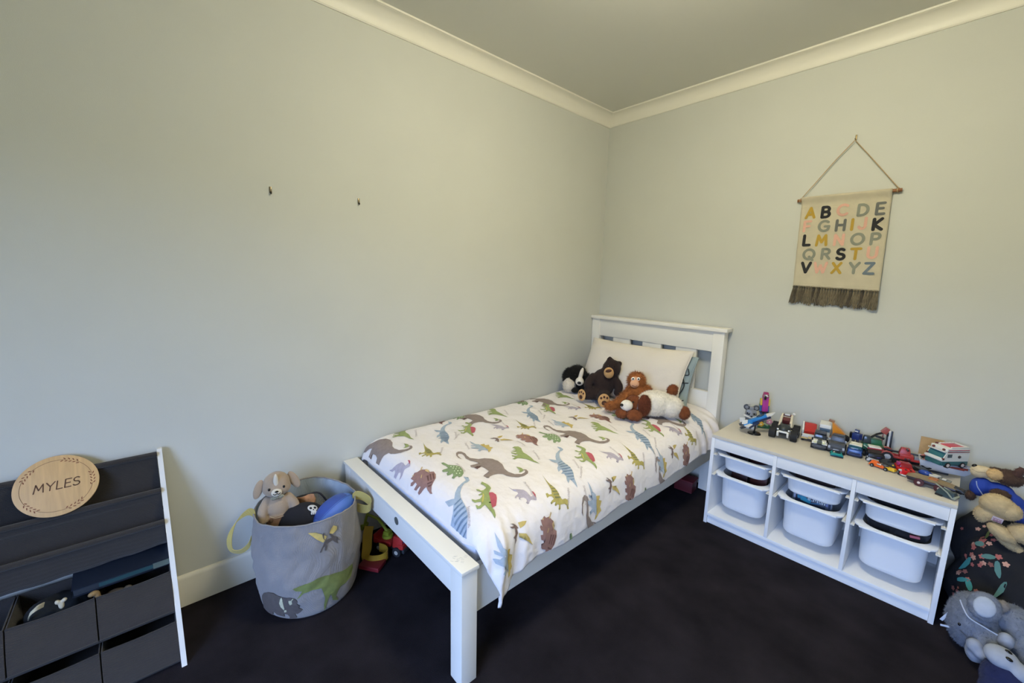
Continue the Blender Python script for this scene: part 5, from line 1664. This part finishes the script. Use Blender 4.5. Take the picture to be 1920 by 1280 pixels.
tpt('face', WHITE, t, [('b', (-.2, -1.8, 20.6), (2.2, .6, 1.3))])
tpt('beak', BLACK, t, [('t', (-.7, -2.4, 19.4), (1.2, 1.4, 2.0), (24, 0, 0), (.8, .9))])
tpt('eye', BLACK, t, [('e', (.7, -2.2, 21.0), .3), ('e', (-1.0, -2.2, 21.0), .3)])
for s in (-1, 1):
    o = tpt('wing', pl('#D2B23C'), t, [('t', (2.1 * s, .2, 16.2), (1.0, 2.6, 4.2), (-6, 0, 0), (1, .7))])
    tpt('wing_tip', pl('#2F6FA8'), o, [('t', (2.0 * s, .7, 12.4), (1.0, 2.4, 4.6), (-6, 0, 0), (1, 1.1)), ('b', (1.4 * s, 1.4, 9.6), (.8, 1.4, 3))])
    tpt('wing_band', pl('#5F9A4A'), o, [('b', (2.15 * s, .4, 14.3), (1.02, 2.5, .8), (-6, 0, 0))])
tpt('tail', pl('#2F5F98'), t, [('b', (0, 1.6, 9.2), (2, .7, 4.6), (-10, 0, 0))])
# jet on its black stand
t = toy('jet_plane', 'blue and white toy jet plane tilted nose up on a black display stand', 'toy plane', 1.360, -.265, 0)
STB = pl('#141416', .25)
tpt('stand_base', STB, t, [('c', (0, 0, 0), (0, 0, .7), 3.6, 3.2)])
tpt('stand_post', STB, t, [('c', (0, 0, .6), (.2, 0, 6.6), .45)])
JP = Matrix.Translation((.0, .0, .082)) @ Euler((0, RAD(-27), RAD(38))).to_matrix().to_4x4()
def jet(name, mat, fn, par=t):
    b = MB(.01)
    fn(b)
    b.bm.transform(JP)
    return b.build(name, mat, par, sharp=35)
BLU, NVY = pl('#2D7FC4'), pl('#1D2A4C')
jet('fuselage', BLU, lambda b: b.box((0, 0, .6), (13, 2.2, 1.8), bev=.4).box((-5, -1.6, .2), (5, 1.6, 1.6), bev=.3).box((-5, 1.6, .2), (5, 1.6, 1.6), bev=.3))
jet('belly', NVY, lambda b: b.box((1, 0, -.7), (14, 3.0, 1.2), bev=.3).box((-3, -3.2, -.4), (6, 4, .5), (0, 0, 18), bev=.1).box((-3, 3.2, -.4), (6, 4, .5), (0, 0, -18), bev=.1))
jet('nose_cone', WHITE, lambda b: b.loft([[(6.2, y * 1.1, .2 + z * .9) for y, z in ((-1, -1), (1, -1), (1, 1), (-1, 1))], [(9.2, y * .8, .4 + z * .55) for y, z in ((-1, -1), (1, -1), (1, 1), (-1, 1))], [(11.4, y * .2, .5 + z * .15) for y, z in ((-1, -1), (1, -1), (1, 1), (-1, 1))]]))
jet('canopy', pl('#2F4256', .08), lambda b: b.ell((3.4, 0, 1.7), (2.4, .9, .8), sub=2))
jet('wing', WHITE, lambda b: b.box((-5.4, -3.4, .2), (3.2, 3.2, .5), (0, 0, 24), bev=.1).box((-5.4, 3.4, .2), (3.2, 3.2, .5), (0, 0, -24), bev=.1).box((-6.2, -2, 2.2), (3, .4, 2.6), (0, 24, 0), bev=.1).box((-6.2, 2, 2.2), (3, .4, 2.6), (0, 24, 0), bev=.1))
jet('engine', DGREY, lambda b: b.cyl((-7.2, -1.5, .2), (-9, -1.5, .2), .9, .7).cyl((-7.2, 1.5, .2), (-9, 1.5, .2), .9, .7).box((-8, 0, -1.4), (3, 2, .8), bev=.1))
# six wheeled white and black buggy
t = toy('buggy', 'white framed black buggy with fat tyres in front of the wall beside the jet', 'toy vehicle', 1.487, -.165, 8)
wheels(t, (-5.2, 5.2), (-6.2, 1.8, 7.2), 2.9, 3.2, hub=pl('#9A9CA0'), hr=.42)
tpt('chassis', BLACK, t, [('b', (0, .5, 3.4), (4, 15, 1.4)), ('c', (-5, -6.2, 2.9), (5, -6.2, 2.9), .5), ('c', (-5, 1.8, 2.9), (5, 1.8, 2.9), .5), ('c', (-5, 7.2, 2.9), (5, 7.2, 2.9), .5)])
tpt('hood', pl('#2B3030', .35), t, [('e', (0, -3.2, 5.6), (3.4, 4.6, 2.6))])
tpt('bumper_arm', WHITE, t, [('b', (-2.4, -8.0, 3.4), (1.0, 1.2, 3.0), (24, 0, 0)), ('b', (2.4, -8.0, 3.4), (1.0, 1.2, 3.0), (24, 0, 0)), ('b', (0, -7.4, 4.6), (4.4, 1.0, 1.0)), ('b', (-3.0, -5.6, 5.2), (.8, 3.4, 1.0), (-18, 0, 14)), ('b', (3.0, -5.6, 5.2), (.8, 3.4, 1.0), (-18, 0, -14))])
tpt('roll_cage', pl('#D9CDB0', .35), t, [('u', [(-3.0, -1.2, 6), (-2.6, 3, 10.4), (-2.4, 6.5, 11.6)], .5), ('u', [(3.0, -1.2, 6), (2.6, 3, 10.4), (2.4, 6.5, 11.6)], .5), ('b', (2.3, 3.2, 9.0), (.7, 6, 2.4), (38, 0, 0)), ('b', (-2.3, 3.2, 9.0), (.7, 6, 2.4), (38, 0, 0))])
tpt('cockpit', pl('#5B2A28', .4), t, [('b', (0, 3.0, 8.6), (3.6, 3.4, 2.6), (20, 0, 0)), ('b', (0, 5.8, 11.2), (4.4, 2.4, .8))])
tpt('roof_lamp', WHITE, t, [('e', (3.0, 6.2, 12.4), (.9, .8, .7)), ('b', (0, 4.8, 11.8), (2.6, .6, .8))])
# red and white flatbed tilted behind the jeep
t = toy('flatbed_truck', 'red and white toy flatbed truck beside the fat tyred buggy', 'toy vehicle', 1.592, -.098, 12)
wheels(t, (-2.9, 2.9), (-3.6, 3.4), 1.5, 1.2)
tpt('chassis', pl('#D8D4C8'), t, [('b', (0, 0, 2.2), (6.6, 11, 1.2)), ('b', (0, -5.0, 3.4), (6.2, 2, 1.6))])
tpt('bed', REDP, t, [('b', (.4, .4, 5.2), (5.6, 7.4, 4.2), (24, 0, 0)), ('b', (0, 4.4, 7.4), (5.4, 2.2, 1.6))])
tpt('side_board', WHITE, t, [('b', (-3.0, .4, 5.6), (.8, 8, 4.4), (24, 0, 0))])
tpt('bumper', pl('#C9B070'), t, [('b', (1.4, -6.0, 2.6), (3.4, .8, 1.2)), ('b', (-2, -6.0, 2.0), (3, .6, .9))])
tpt('tail_box', pl('#6A2320'), t, [('b', (-1.6, 3.6, 7.6), (1.8, 1.6, 1.6))])
# jeep with headlights
t = toy('jeep', 'white fronted black toy jeep with round headlamps in the front row of the shelf', 'toy vehicle', 1.662, -.190, 10)
wheels(t, (-3.0, 3.0), (-3.4, 4.0), 1.7, 1.4)
tpt('chassis', DGREY, t, [('b', (0, .4, 2.2), (4.6, 11.4, 1.2)), ('b', (0, -5.6, 2.0), (6, 1, 1.4)), ('b', (0, -6.1, 1.7), (2.0, .4, .7))])
tpt('bonnet', WHITE, t, [('b', (-1.9, -3.6, 4.0), (2.0, 3.4, 1.8)), ('b', (1.9, -3.6, 4.0), (2.0, 3.4, 1.8)), ('b', (-2.4, -3.4, 3.3), (2.0, 3.6, .7)), ('b', (2.4, -3.4, 3.3), (2.0, 3.6, .7))])
tpt('grille', pl('#4E5244'), t, [('b', (0, -5.1, 4.0), (2.2, .7, 1.7)), ('b', (0, -3.4, 4.3), (1.8, 3.4, 1.8))])
for x in (-1.9, 1.9):
    tpt('headlamp', pl('#D8D6A8', .15), t, [('c', (x, -5.2, 4.1), (x, -5.6, 4.1), .75)])
tpt('windscreen', pl('#2B2F34', .12), t, [('t', (0, -.6, 6.0), (5.2, 2.6, 2.6), None, (.9, .6))])
tpt('cab', BLACK, t, [('b', (0, 2.4, 4.6), (5.6, 5.4, 3.2)), ('b', (0, 2.2, 7.4), (5.2, 4.8, .9))])
tpt('roof', pl('#2A2A2C'), t, [('b', (0, 1.6, 8.0), (5.0, 5.6, .5)), ('b', (2.9, -1.0, 6.2), (.8, .6, .7))])
# small white truck with clear windows behind the jeep
t = toy('camper_van', 'small white and grey windowed toy van behind the black jeep', 'toy vehicle', 1.660, -.082, 8)
wheels(t, (-2.6, 2.6), (-3, 3), 1.3, 1)
tpt('body', pl('#C8C6BC'), t, [('b', (0, 0, 5.2), (4.8, 9, 7.4)), ('b', (0, -4.9, 3.4), (5.0, 1.4, 3))])
tpt('window', pl('#56697A', .1), t, [('b', (0, -4.55, 8.6), (4.6, .4, 2.6)), ('b', (-2.72, -1.2, 8.4), (.3, 3, 2.2))])
tpt('roof', WHITE, t, [('b', (.1, -.2, 10.2), (5.2, 9.2, 2.2), None, .3), ('b', (1.2, -4.2, 10.8), (1.0, .8, .6))])
# orange digger
t = toy('digger', 'orange toy digger with its bucket arm raised against the wall', 'toy vehicle', 1.716, -.088, 8)
tpt('tracks', DGREY, t, [('b', (-2.2, 0, 1.1), (1.6, 7, 2.2), None, .6), ('b', (2.2, 0, 1.1), (1.6, 7, 2.2), None, .6), ('b', (0, 0, 1.8), (3.2, 4, 1.4))])
OR2 = pl('#DC8A22')
tpt('body', OR2, t, [('t', (0, 1.0, 4.0), (4.6, 5.0, 3.6), None, (.85, .8)), ('q', [(-2.6, 13.4), (-1.0, 11.8), (1.6, 9.6), (3.8, 7.0), (3.6, 5.2), (.8, 5.6), (-1.0, 3.4), (-2.4, 3.4), (-1.9, 7)], (-2.6, .8))])
tpt('boom_tip', pl('#9A7050'), t, [('b', (-3.0, -.9, 13.6), (2.6, 1.6, 1.3), (0, 16, 0)), ('b', (-2.2, -2.2, 4.0), (2.4, 1.4, 2.2), (0, 30, 0))])
# grey truck facing the room
t = toy('pickup_truck', 'dark grey flat fronted toy pickup facing the room in the front row', 'toy vehicle', 1.738, -.182, 6)
wheels(t, (-3.1, 3.1), (-3.6, 3.8), 1.7, 1.4)
tpt('body', DGREY, t, [('t', (0, -3.4, 3.9), (7.2, 4.6, 3.4), (8, 0, 0), (.94, .9)), ('b', (0, .2, 3.4), (6.6, 12, 2.0)), ('b', (0, -5.8, 2.2), (6.8, .9, 1.0))])
tpt('cab', pl('#3C3D40'), t, [('t', (0, .6, 6.6), (6.6, 5.0, 3.4), None, (.84, .7)), ('b', (0, 1.6, 8.5), (5.0, 3.0, .6))])
tpt('headlamp', pl('#A9AEB8', .2), t, [('b', (-3.0, -5.7, 3.4), (1.0, .5, 1.4)), ('b', (3.0, -5.7, 3.4), (1.0, .5, 1.4)), ('b', (0, -6.2, 2.4), (2.4, .3, .7)), ('b', (-3.4, -1.0, 6.2), (.7, .8, 1.0)), ('b', (3.4, -1.0, 6.2), (.7, .8, 1.0))])
tpt('spare_tyre', TYRE, t, [('c', (2.6, 4.2, 6.0), (2.6, 5.6, 6.6), 2.0)])
# teal car in front of it
t = toy('race_car', 'low teal toy car poking out in front of the dark grey pickup', 'toy vehicle', 1.752, -.262, 14)
wheels(t, (-2.3, 2.3), (-1.4, 1.6), .75, .7)
tpt('body', pl('#1F8C8C', .25), t, [('t', (0, 0, 1.2), (5.6, 5.2, 1.2), None, (.8, .75), .3), ('u', [(-2.4, -2.2, 1.2), (-1.4, -2.9, 1.6), (0, -3.1, 1.8), (1.4, -2.9, 1.6), (2.4, -2.2, 1.2)], .35)])
tpt('windscreen', pl('#15282E', .1), t, [('t', (0, .2, 2.1), (3.6, 3.0, .9), None, (.7, .6), .2)])
tpt('splitter', BLACK, t, [('b', (0, -2.5, .5), (5.2, 1.2, .3))])
# blue car with cream roof
t = toy('hatchback_car', 'blue toy car with a cream roof between the grey pickup and the black racer', 'toy vehicle', 1.812, -.168, 6)
wheels(t, (-2.7, 2.7), (-2.6, 3.0), 1.3, 1.1)
tpt('body', pl('#25478E', .22), t, [('t', (0, -2.2, 2.6), (6.0, 5.2, 2.6), None, (.9, .85), .35), ('b', (0, 1.2, 2.5), (6.0, 7.6, 2.2), None, .3)])
tpt('windscreen', pl('#2C5561', .1), t, [('t', (0, -.2, 4.4), (5.4, 3.6, 2.0), (0, 0, 0), (.88, .6))])
tpt('roof', pl('#DCD6BC'), t, [('b', (0, 1.4, 5.5), (5.2, 5.4, .8), None, .25), ('b', (0, 1.2, 6.0), (4.2, .5, .3)), ('b', (0, 2.6, 6.0), (4.2, .5, .3))])
tpt('grille', pl('#16264C'), t, [('b', (0, -4.8, 2.2), (4.6, .4, .8)), ('b', (0, -4.7, 1.3), (5.6, .6, .7))])
# navy robot-like block by the wall
t = toy('space_robot', 'small navy toy robot standing against the wall behind the blue car', 'toy figure', 1.795, -.065, 0)
NB = pl('#26356E')
tpt('body', NB, t, [('b', (0, 0, 7.2), (3.2, 2.2, 3.6)), ('b', (.2, 0, 10.0), (2.0, 2.0, 1.6))])
for x in (-.9, .9):
    tpt('leg', DGREY, t, [('b', (x, 0, 2.7), (1.2, 1.6, 5.4))])
for x in (-2.2, 2.2):
    tpt('arm', NB if x > 0 else BLACK, t, [('b', (x, -.4, 7.4), (1.0, 1.4, 3.4), (18, 0, 0))])
tpt('visor', WHITE, t, [('b', (0, -1.05, 10.1), (1.4, .3, .6))])
# green excavator
t = toy('excavator', 'dark green toy excavator with a rusty scoop held high above the cars', 'toy vehicle', 1.868, -.085, 14)
tpt('tracks', BLACK, t, [('b', (-2.8, 0, 1.4), (1.8, 8, 2.8), None, .7), ('b', (2.8, 0, 1.4), (1.8, 8, 2.8), None, .7)])
GRN = pl('#22613F')
tpt('body', GRN, t, [('b', (0, 0, 4.6), (8.4, 7.4, 3.0), None, .4), ('t', (.6, 1.4, 7.0), (6.4, 4.4, 2.6), None, (.85, .8))])
tpt('cab', pl('#30373A', .2), t, [('t', (-2.6, -.6, 8.0), (3.4, 4, 3.8), None, (.8, .75), .5)])
tpt('arm', BLACK, t, [('u', [(-1.0, 0, 9.2), (1.0, -.6, 11.6), (3.2, -1.0, 13.0)], .55), ('b', (2.4, 0, 10.0), (3.6, 2.0, .9), (0, 12, 0))])
tpt('scoop', pl('#A4524A'), t, [('t', (4.0, -1.2, 14.4), (2.6, 2.6, 3.2), (0, 28, 0), (.7, .9))])
tpt('scoop_strut', BLACK, t, [('b', (5.0, -1.2, 12.6), (.8, .8, 2.2))])
tpt('hand_rail', pl('#C9D8C2'), t, [('u', [(-4.0, -3.9, 5.4), (-2.6, -4.0, 4.6), (-1.2, -4.0, 3.6)], .25)])
# black hot rod with red and cream roof
t = toy('racing_car', 'black toy racing car with a red edged cream roof and silver front bumper', 'toy vehicle', 1.888, -.160, 18)
wheels(t, (-3.2, 3.2), (-3.0, 3.4), 1.4, 1.2)
tpt('body', BLACK, t, [('t', (0, -1.6, 2.8), (7.0, 6.6, 2.8), None, (.9, .85), .4), ('b', (0, 1.8, 2.6), (6.8, 6.6, 2.4), None, .3)])
tpt('bumper', pl('#B9BDC6', .2), t, [('u', [(-3.4, -3.6, 2.2), (-2.6, -5.0, 1.6), (0, -5.6, 1.4), (2.6, -5.0, 1.6), (3.4, -3.6, 2.2)], .5), ('e', (-3.0, -5.0, 1.0), (.9, .6, .7))])
tpt('skirt', NVY, t, [('b', (0, -4.8, .8), (6.2, 1.4, .9), None, .3)])
tpt('windscreen', pl('#3A2F2C', .1), t, [('t', (0, -.6, 4.8), (6.2, 3.4, 1.6), None, (.88, .6))])
o = tpt('roof', WHITE, t, [('b', (0, 1.6, 6.1), (5.0, 4.4, .8), None, .3)])
tpt('roof_edge', pl('#8E2630'), o, [('b', (0, -.7, 5.7), (6.4, .8, .8), None, .3), ('b', (3.1, 1.6, 5.6), (.6, 5, .8))])
# upright striped skis
t = toy('toy_skis', 'pair of upright black and white striped toy skis against the wall', 'toy', 1.925, -.052, 10, rx=-5)
tpt('ski', BLACK, t, [('b', (-.75, 0, 7), (.7, .8, 14.0), None, .3)])
tpt('ski', BLACK, t, [('b', (.95, 0, 6.8), (.8, .8, 13.6), None, .3)])
tpt('stripe', WHITE, t, [('b', (.1, -.2, 7), (.9, .6, 13.2), None, .2)])
tpt('ski_pole', pl('#9A6A62'), t, [('c', (-2.6, 0, 0), (-2.4, 0, 13.6), .35)])
# red technic vehicle lying along the wall
t = toy('stunt_racer', 'long red brick-built racer chassis lying along the wall in front of the white van', 'toy vehicle', 2.002, -.118, 100, z=SZ + .014)
RD2 = pl('#A8322C', .35)
wheels(t, (-3.4, 3.4), (-7.2, 7.2), 2.2, 1.6, hub=pl('#A4A8AE', .25), hr=.62)
tpt('frame', RD2, t, [('b', (-2.0, 0, 2.2), (1.0, 17, 1.0)), ('b', (2.0, 0, 2.2), (1.0, 17, 1.0)), ('b', (0, -7.2, 2.2), (5.4, 1.2, 1.2)), ('b', (0, 7.2, 2.2), (5.4, 1.2, 1.2)), ('b', (0, 0, 3.2), (4.6, 5.2, 2.0), None, .3)])
tpt('fairing', RD2, t, [('t', (.6, .6, 5.4), (4.0, 4.6, 3.4), None, (.6, .7), .4), ('b', (-2.2, -.6, 2.6), (2.4, 1.4, 1.2))])
for y in (-7.2, 7.2):
    for x_ in (-3.4, 3.4):
        tpt('mudguard', pl('#9A4440', .4), t, [('u', [(x_, y + 2.5 * sin(a), 2.2 + 2.5 * cos(a)) for a in [RAD(-75 + 30 * i) for i in range(6)]], .45)])
tpt('joint_pin', pl('#4B3436'), t, [('c', (-3.3, -.8 + 1.2 * k, 2.6), (-3.9, -.8 + 1.2 * k, 2.6), .55) for k in range(2)] + [('c', (-.8, .2, 6.4), (-.8, -.4, 7.0), .7)])
tpt('spoiler', BLACK, t, [('b', (1.8, -5.4, 4.2), (1.0, 8, .7)), ('b', (1.6, 5.0, 4.0), (1.0, 6, .8))])
tpt('engine', GREY, t, [('b', (0, -4.2, 3.2), (2.8, 2.6, 1.8))])
tpt('skid', BLACK, t, [('b', (0, 0, .3), (2.4, 10, 3.4))])
# little front row cars
t = toy('race_car', 'yellow nosed orange toy race car lying at the front edge of the toy crowd', 'toy vehicle', 1.928, -.268, 74)
wheels(t, (-1.7, 1.7), (-2.6, 2.8), .8, .8)
tpt('body', ORAN, t, [('t', (0, 1.2, 1.3), (3.6, 6.6, 1.4), None, (.7, .8), .3), ('t', (0, 2.4, 2.3), (2.6, 3.2, 1.2), None, (.6, .7), .2)])
tpt('nose', pl('#D8B02A', .25), t, [('t', (.3, -3.8, 1.2), (3.4, 4.2, 1.1), None, (.7, .8), .3)])
tpt('canopy', DGREY, t, [('e', (0, -1.4, 1.9), (1.1, 1.7, .7))])
tpt('roof_stripe', pl('#C9B8B0'), t, [('b', (-1.5, .2, 2.1), (.5, 1.6, .6), (0, 30, 0)), ('b', (0, .0, 2.1), (2.2, .5, .4))])
t = toy('sports_car', 'small black toy sports car with yellow spots squeezed behind the orange race car', 'toy vehicle', 1.946, -.212, 60)
wheels(t, (-1.6, 1.6), (-2.2, 2.2), .8, .7)
tpt('body', pl('#2E3236', .25), t, [('t', (0, 0, 1.5), (3.8, 7.4, 1.6), None, (.8, .85), .4), ('t', (0, .6, 2.7), (3.0, 3.4, 1.2), None, (.7, .6), .2)])
tpt('spot', pl('#D0B23C'), t, [('e', (-1.2, -3.4, 2.0), .45), ('e', (.8, -3.3, 2.1), .45)])
tpt('wing', pl('#3A3C78'), t, [('b', (0, 3.4, 2.8), (4.0, .8, .4))])
t = toy('sports_car', 'bright red toy sports car with a silver lip in the front row', 'toy vehicle', 2.012, -.252, 20)
wheels(t, (-2.6, 2.6), (-2.8, 2.8), 1.2, 1.1)
tpt('body', pl('#C21D1E', .2), t, [('t', (0, -1.6, 2.2), (6.0, 6.4, 2.4), None, (.85, .8), .5), ('b', (0, 2.0, 2.2), (5.8, 5, 2.2), None, .5)])
tpt('cabin', pl('#8E1A22', .15), t, [('t', (0, .8, 4.2), (5.0, 4.8, 2.2), None, (.75, .7), .4)])
tpt('bumper', pl('#C9C6C0', .25), t, [('u', [(-2.9, -3.2, 1.2), (-2.0, -4.9, .8), (0, -5.3, .7), (2.0, -4.9, .8)], .35), ('e', (-2.8, -4.0, 2.8), (.7, .5, .5))])
tpt('vent', pl('#5E1014'), t, [('b', (-.9, -3.8, 3.3), (.8, 1.0, .4), (14, 0, 0)), ('b', (.9, -3.8, 3.3), (.8, 1.0, .4), (14, 0, 0))])
tpt('scoop', pl('#A02A6A'), t, [('b', (-2.4, .8, 4.4), (1.2, 2.0, 1.4))])
# long black and gold cruiser with maroon wheels
t = toy('battle_cruiser', 'long black and gold toy cruiser with maroon wheels at the front edge of the shelf', 'toy vehicle', 2.105, -.348, 84)
for y in (-3.0, 3.4):
    for x in (-2.4, 2.4):
        o = tpt('wheel', pl('#4A1F24', .3), t, [('c', (x - .7, y, 1.7), (x + .7, y, 1.7), 1.7)])
        tpt('hub', pl('#D9C8C4', .12), o, [('e', (x + (.75 if x > 0 else -.75), y, 1.7), (.3, .6, .6))])
tpt('chassis', pl('#2B1D20', .4), t, [('b', (0, 0, 1.9), (3.6, 15, 1.0)), ('t', (0, 0, 2.8), (4.4, 16, .9), None, (.9, .95))])
tpt('deck', pl('#8F7A55', .3), t, [('p', [(-8.6, 3.0), (-6, 3.9), (0, 4.3), (6, 4.0), (8.0, 3.2), (4, 3.2), (-4, 3.2)], (-2.1, 2.1))])
tpt('tail_gun', BLACK, t, [('b', (0, -8.4, 2.6), (3.6, 3, 1.8), (12, 0, 0), .3), ('c', (-1.2, -9.0, 2.4), (-1.2, -10.4, 2.4), .7), ('c', (1.2, -9.0, 2.4), (1.2, -10.4, 2.4), .7)])
tpt('stripe', pl('#B5703A', .3), t, [('b', (-1.2, -.6, 4.4), (1.2, 3, .4)), ('b', (1.0, -.6, 4.4), (1.0, 3, .4))])
# claw at the end of the shelf
t = toy('claw_walker', 'dark teal and grey toy claw machine at the outer corner of the shelf', 'toy vehicle', 2.158, -.405, 70)
tpt('body', pl('#2E4046', .3), t, [('t', (0, 0, 1.6), (4.0, 6.4, 2.4), None, (.6, .8), .3)])
tpt('claw', pl('#8B9488', .3), t, [('u', [(-1.8, -2.6, .5), (-1.9, -.6, 2.6), (-1.2, 1.6, 3.6), (-.4, 3.8, 4.2)], .3), ('u', [(1.8, -3.0, .5), (1.4, -.6, 2.4), (.6, 1.6, 3.4)], .3), ('b', (0, -3.0, 1.0), (3.8, .8, 1.0), (20, 0, 0))])
tpt('foot', BLACK, t, [('b', (-1.5, 1.8, .4), (1.4, 2.4, .8)), ('b', (1.5, 1.8, .4), (1.4, 2.4, .8))])
t = toy('black_rod', 'flat black toy ramp pointing past the shelf end behind the claw machine', 'toy', 2.165, -.292, 84, group=None)
tpt('plank', pl('#2A262A', .35), t, [('b', (0, 0, 1.4), (2.4, 5, .5), (10, 0, 0)), ('b', (-.8, -1.4, .6), (.6, .6, 1.2)), ('b', (.8, 1.2, .8), (.6, .6, 1.6))])
# silver blue spaceship
t = toy('spaceship', 'silver grey toy spaceship with a blue cockpit on the shelf behind the gold cruiser', 'toy plane', 2.095, -.268, 78)
SIL = pl('#8F9290', .25)
tpt('hull', pl('#5E5A50', .3), t, [('t', (0, 0, 1.6), (4.8, 12.5, 2.0), None, (.7, .85), .4), ('b', (0, 6.2, 1.6), (3, 2.4, 1.2))])
tpt('wing', SIL, t, [('b', (-2.4, 1.6, 2.4), (2.4, 6, .5), (0, 18, 14)), ('b', (2.4, 1.6, 2.4), (2.4, 6, .5), (0, -18, -14)), ('b', (0, -5.4, 2.8), (3.2, 3.4, .6), (10, 0, 0))])
tpt('cockpit', pl('#23408C', .12), t, [('e', (0, 1.4, 3.2), (1.5, 2.6, 1.5))])
tpt('panel', WHITE, t, [('b', (-1.2, -1.6, 3.5), (1.6, 2.8, .8), (0, 0, 18)), ('b', (1.2, -2.2, 3.3), (1.4, 2.4, .7), (0, 0, -20)), ('b', (-1.0, -5.2, 3.4), (1.8, 1.4, .5))])
# dark car half hidden behind the red one
t = toy('pickup_truck', 'black toy pickup half hidden between the red racer and the spaceship', 'toy vehicle', 2.058, -.196, 40)
wheels(t, (-2.0, 2.0), (-2.4, 2.4), 1.1, .9)
tpt('body', pl('#202624', .3), t, [('t', (0, -1.4, 2.2), (4.6, 5, 2.2), None, (.85, .85), .3), ('b', (0, 2.2, 1.9), (4.6, 4, 1.6))])
# white boat
t = toy('toy_boat', 'white toy boat hull with rust red deck beneath the white van', 'toy boat', 2.135, -.108, 96, z=SZ + .012)
def hull(z, w, y0, y1):
    pts = []
    for i in range(9):
        u = i / 8
        pts.append((w * (1 - (1 - u) ** 2.4) * .5 if u < .75 else w * .5, y0 + (y1 - y0) * u, z))
    return pts + [(-p[0], p[1], p[2]) for p in pts[::-1]]
b = MB(.01)
b.loft([hull(0, 4.0, -7.0, 7.2), hull(1.2, 6.2, -8.4, 8.0), hull(3.4, 8.4, -9.8, 8.6), hull(4.6, 9.0, -10.4, 8.8), hull(4.6, 8.2, -9.8, 8.3), hull(3.4, 7.4, -9.0, 8.0)])
b.build('hull', pl('#DADDE2', .25), t, sharp=50)
tpt('keel', DGREY, t, [('b', (0, 2.6, -.55), (1.4, 9, 1.3))])
tpt('deck', pl('#7E3226', .7), t, [('b', (0, .4, 3.9), (6.6, 13.4, 1.0), None, .2), ('b', (0, -6.4, 3.9), (4.4, 2.2, .9), None, .2)])
tpt('gunwale', pl('#AEB4BE', .3), t, [('u', [(p[0] * .97, p[1], 4.65) for p in hull(0, 9.0, -10.3, 8.7)[::1]], .28)])
# ambulance style camper on the boat
t = toy('ambulance_van', 'white and teal toy van with a red trimmed roof parked on the boat', 'toy vehicle', 2.137, -.140, -38, z=SZ + .0585)
VW, TL = pl('#DDDCD4', .3), pl('#2E6468', .3)
wheels(t, (-3.5, 3.5), (-3.6, 3.8), 1.35, 1.0, hub=pl('#CFC2BE', .3), hr=.6)
tpt('lower_body', TL, t, [('b', (0, 0, 2.2), (7.4, 13.0, 2.2), None, .3), ('b', (0, -6.7, 1.7), (6.6, .8, 1.0))])
tpt('body', VW, t, [('p', [(-6.7, 3.2), (-6.9, 4.2), (-6.2, 4.6), (-4.6, 7.4), (6.5, 7.6), (6.5, 3.2)], (-3.7, 3.7))])
tpt('windscreen', pl('#2F6A70', .1), t, [('b', (0, -5.55, 5.9), (6.6, .3, 2.6), (-30, 0, 0), .1)])
tpt('side_window', pl('#49595E', .1), t, [('b', (3.72, -3.2, 5.9), (.2, 2.2, 1.6)), ('b', (-3.72, -3.2, 5.9), (.2, 2.2, 1.6))])
tpt('bonnet_strip', WHITE, t, [('b', (0, -6.9, 4.0), (7.6, .5, 1.0), None, .2)])
tpt('roof', VW, t, [('b', (0, .9, 8.6), (7.4, 11.2, 1.6), None, .4), ('b', (0, -5.2, 7.7), (7.2, 2.0, .5), (-8, 0, 0), .2)])
tpt('side_stripe', pl('#B0505A', .35), t, [('b', (3.74, 1.0, 8.6), (.15, 10.4, .35)), ('b', (3.74, 1.0, 7.6), (.12, 10.8, .2))])
tpt('roof_hatch', pl('#C43A4C', .35), t, [('b', (.4, 1.6, 9.5), (4.8, 7.0, .4), None, .15)])
tpt('roof_rail', WHITE, t, [('b', (-2.4, 1.6, 9.7), (.6, 8.4, .6)), ('b', (3.2, 1.6, 9.7), (.6, 8.4, .6)), ('b', (.4, 5.8, 9.7), (6.0, .6, .6))])
tpt('lamp', pl('#6B2E2C', .2), t, [('e', (-2.2, -4.9, 8.5), (.6, .6, .55)), ('e', (2.2, -4.9, 8.5), (.6, .6, .55)), ('b', (-3.0, -6.6, 5.2), (.8, .5, .7)), ('b', (3.6, -6.2, 4.4), (.7, .8, .9)), ('b', (-2.8, -2.4, 9.7), (1.0, 1.6, .6))])
tpt('side_light', pl('#4A4440', .3), t, [('c', (3.7, 1.6, 5.4), (3.95, 1.6, 5.4), .7)])
studs(t, [(-2.4, -1.4 + 1.6 * k, 10.0) for k in range(5)], WHITE)
# sheet of tan board leaning on the wall
cb = toy('cardboard_sheet', 'square of tan cardboard leaning on the wall behind the white toy van', 'cardboard', 2.080, -.030, 0)
tpt('board', M('#B49468', .85, var=.1, vscale=40), cb, [('b', (0, 0, 7), (8.2, .35, 14), (-5, 0, 2), .05)])
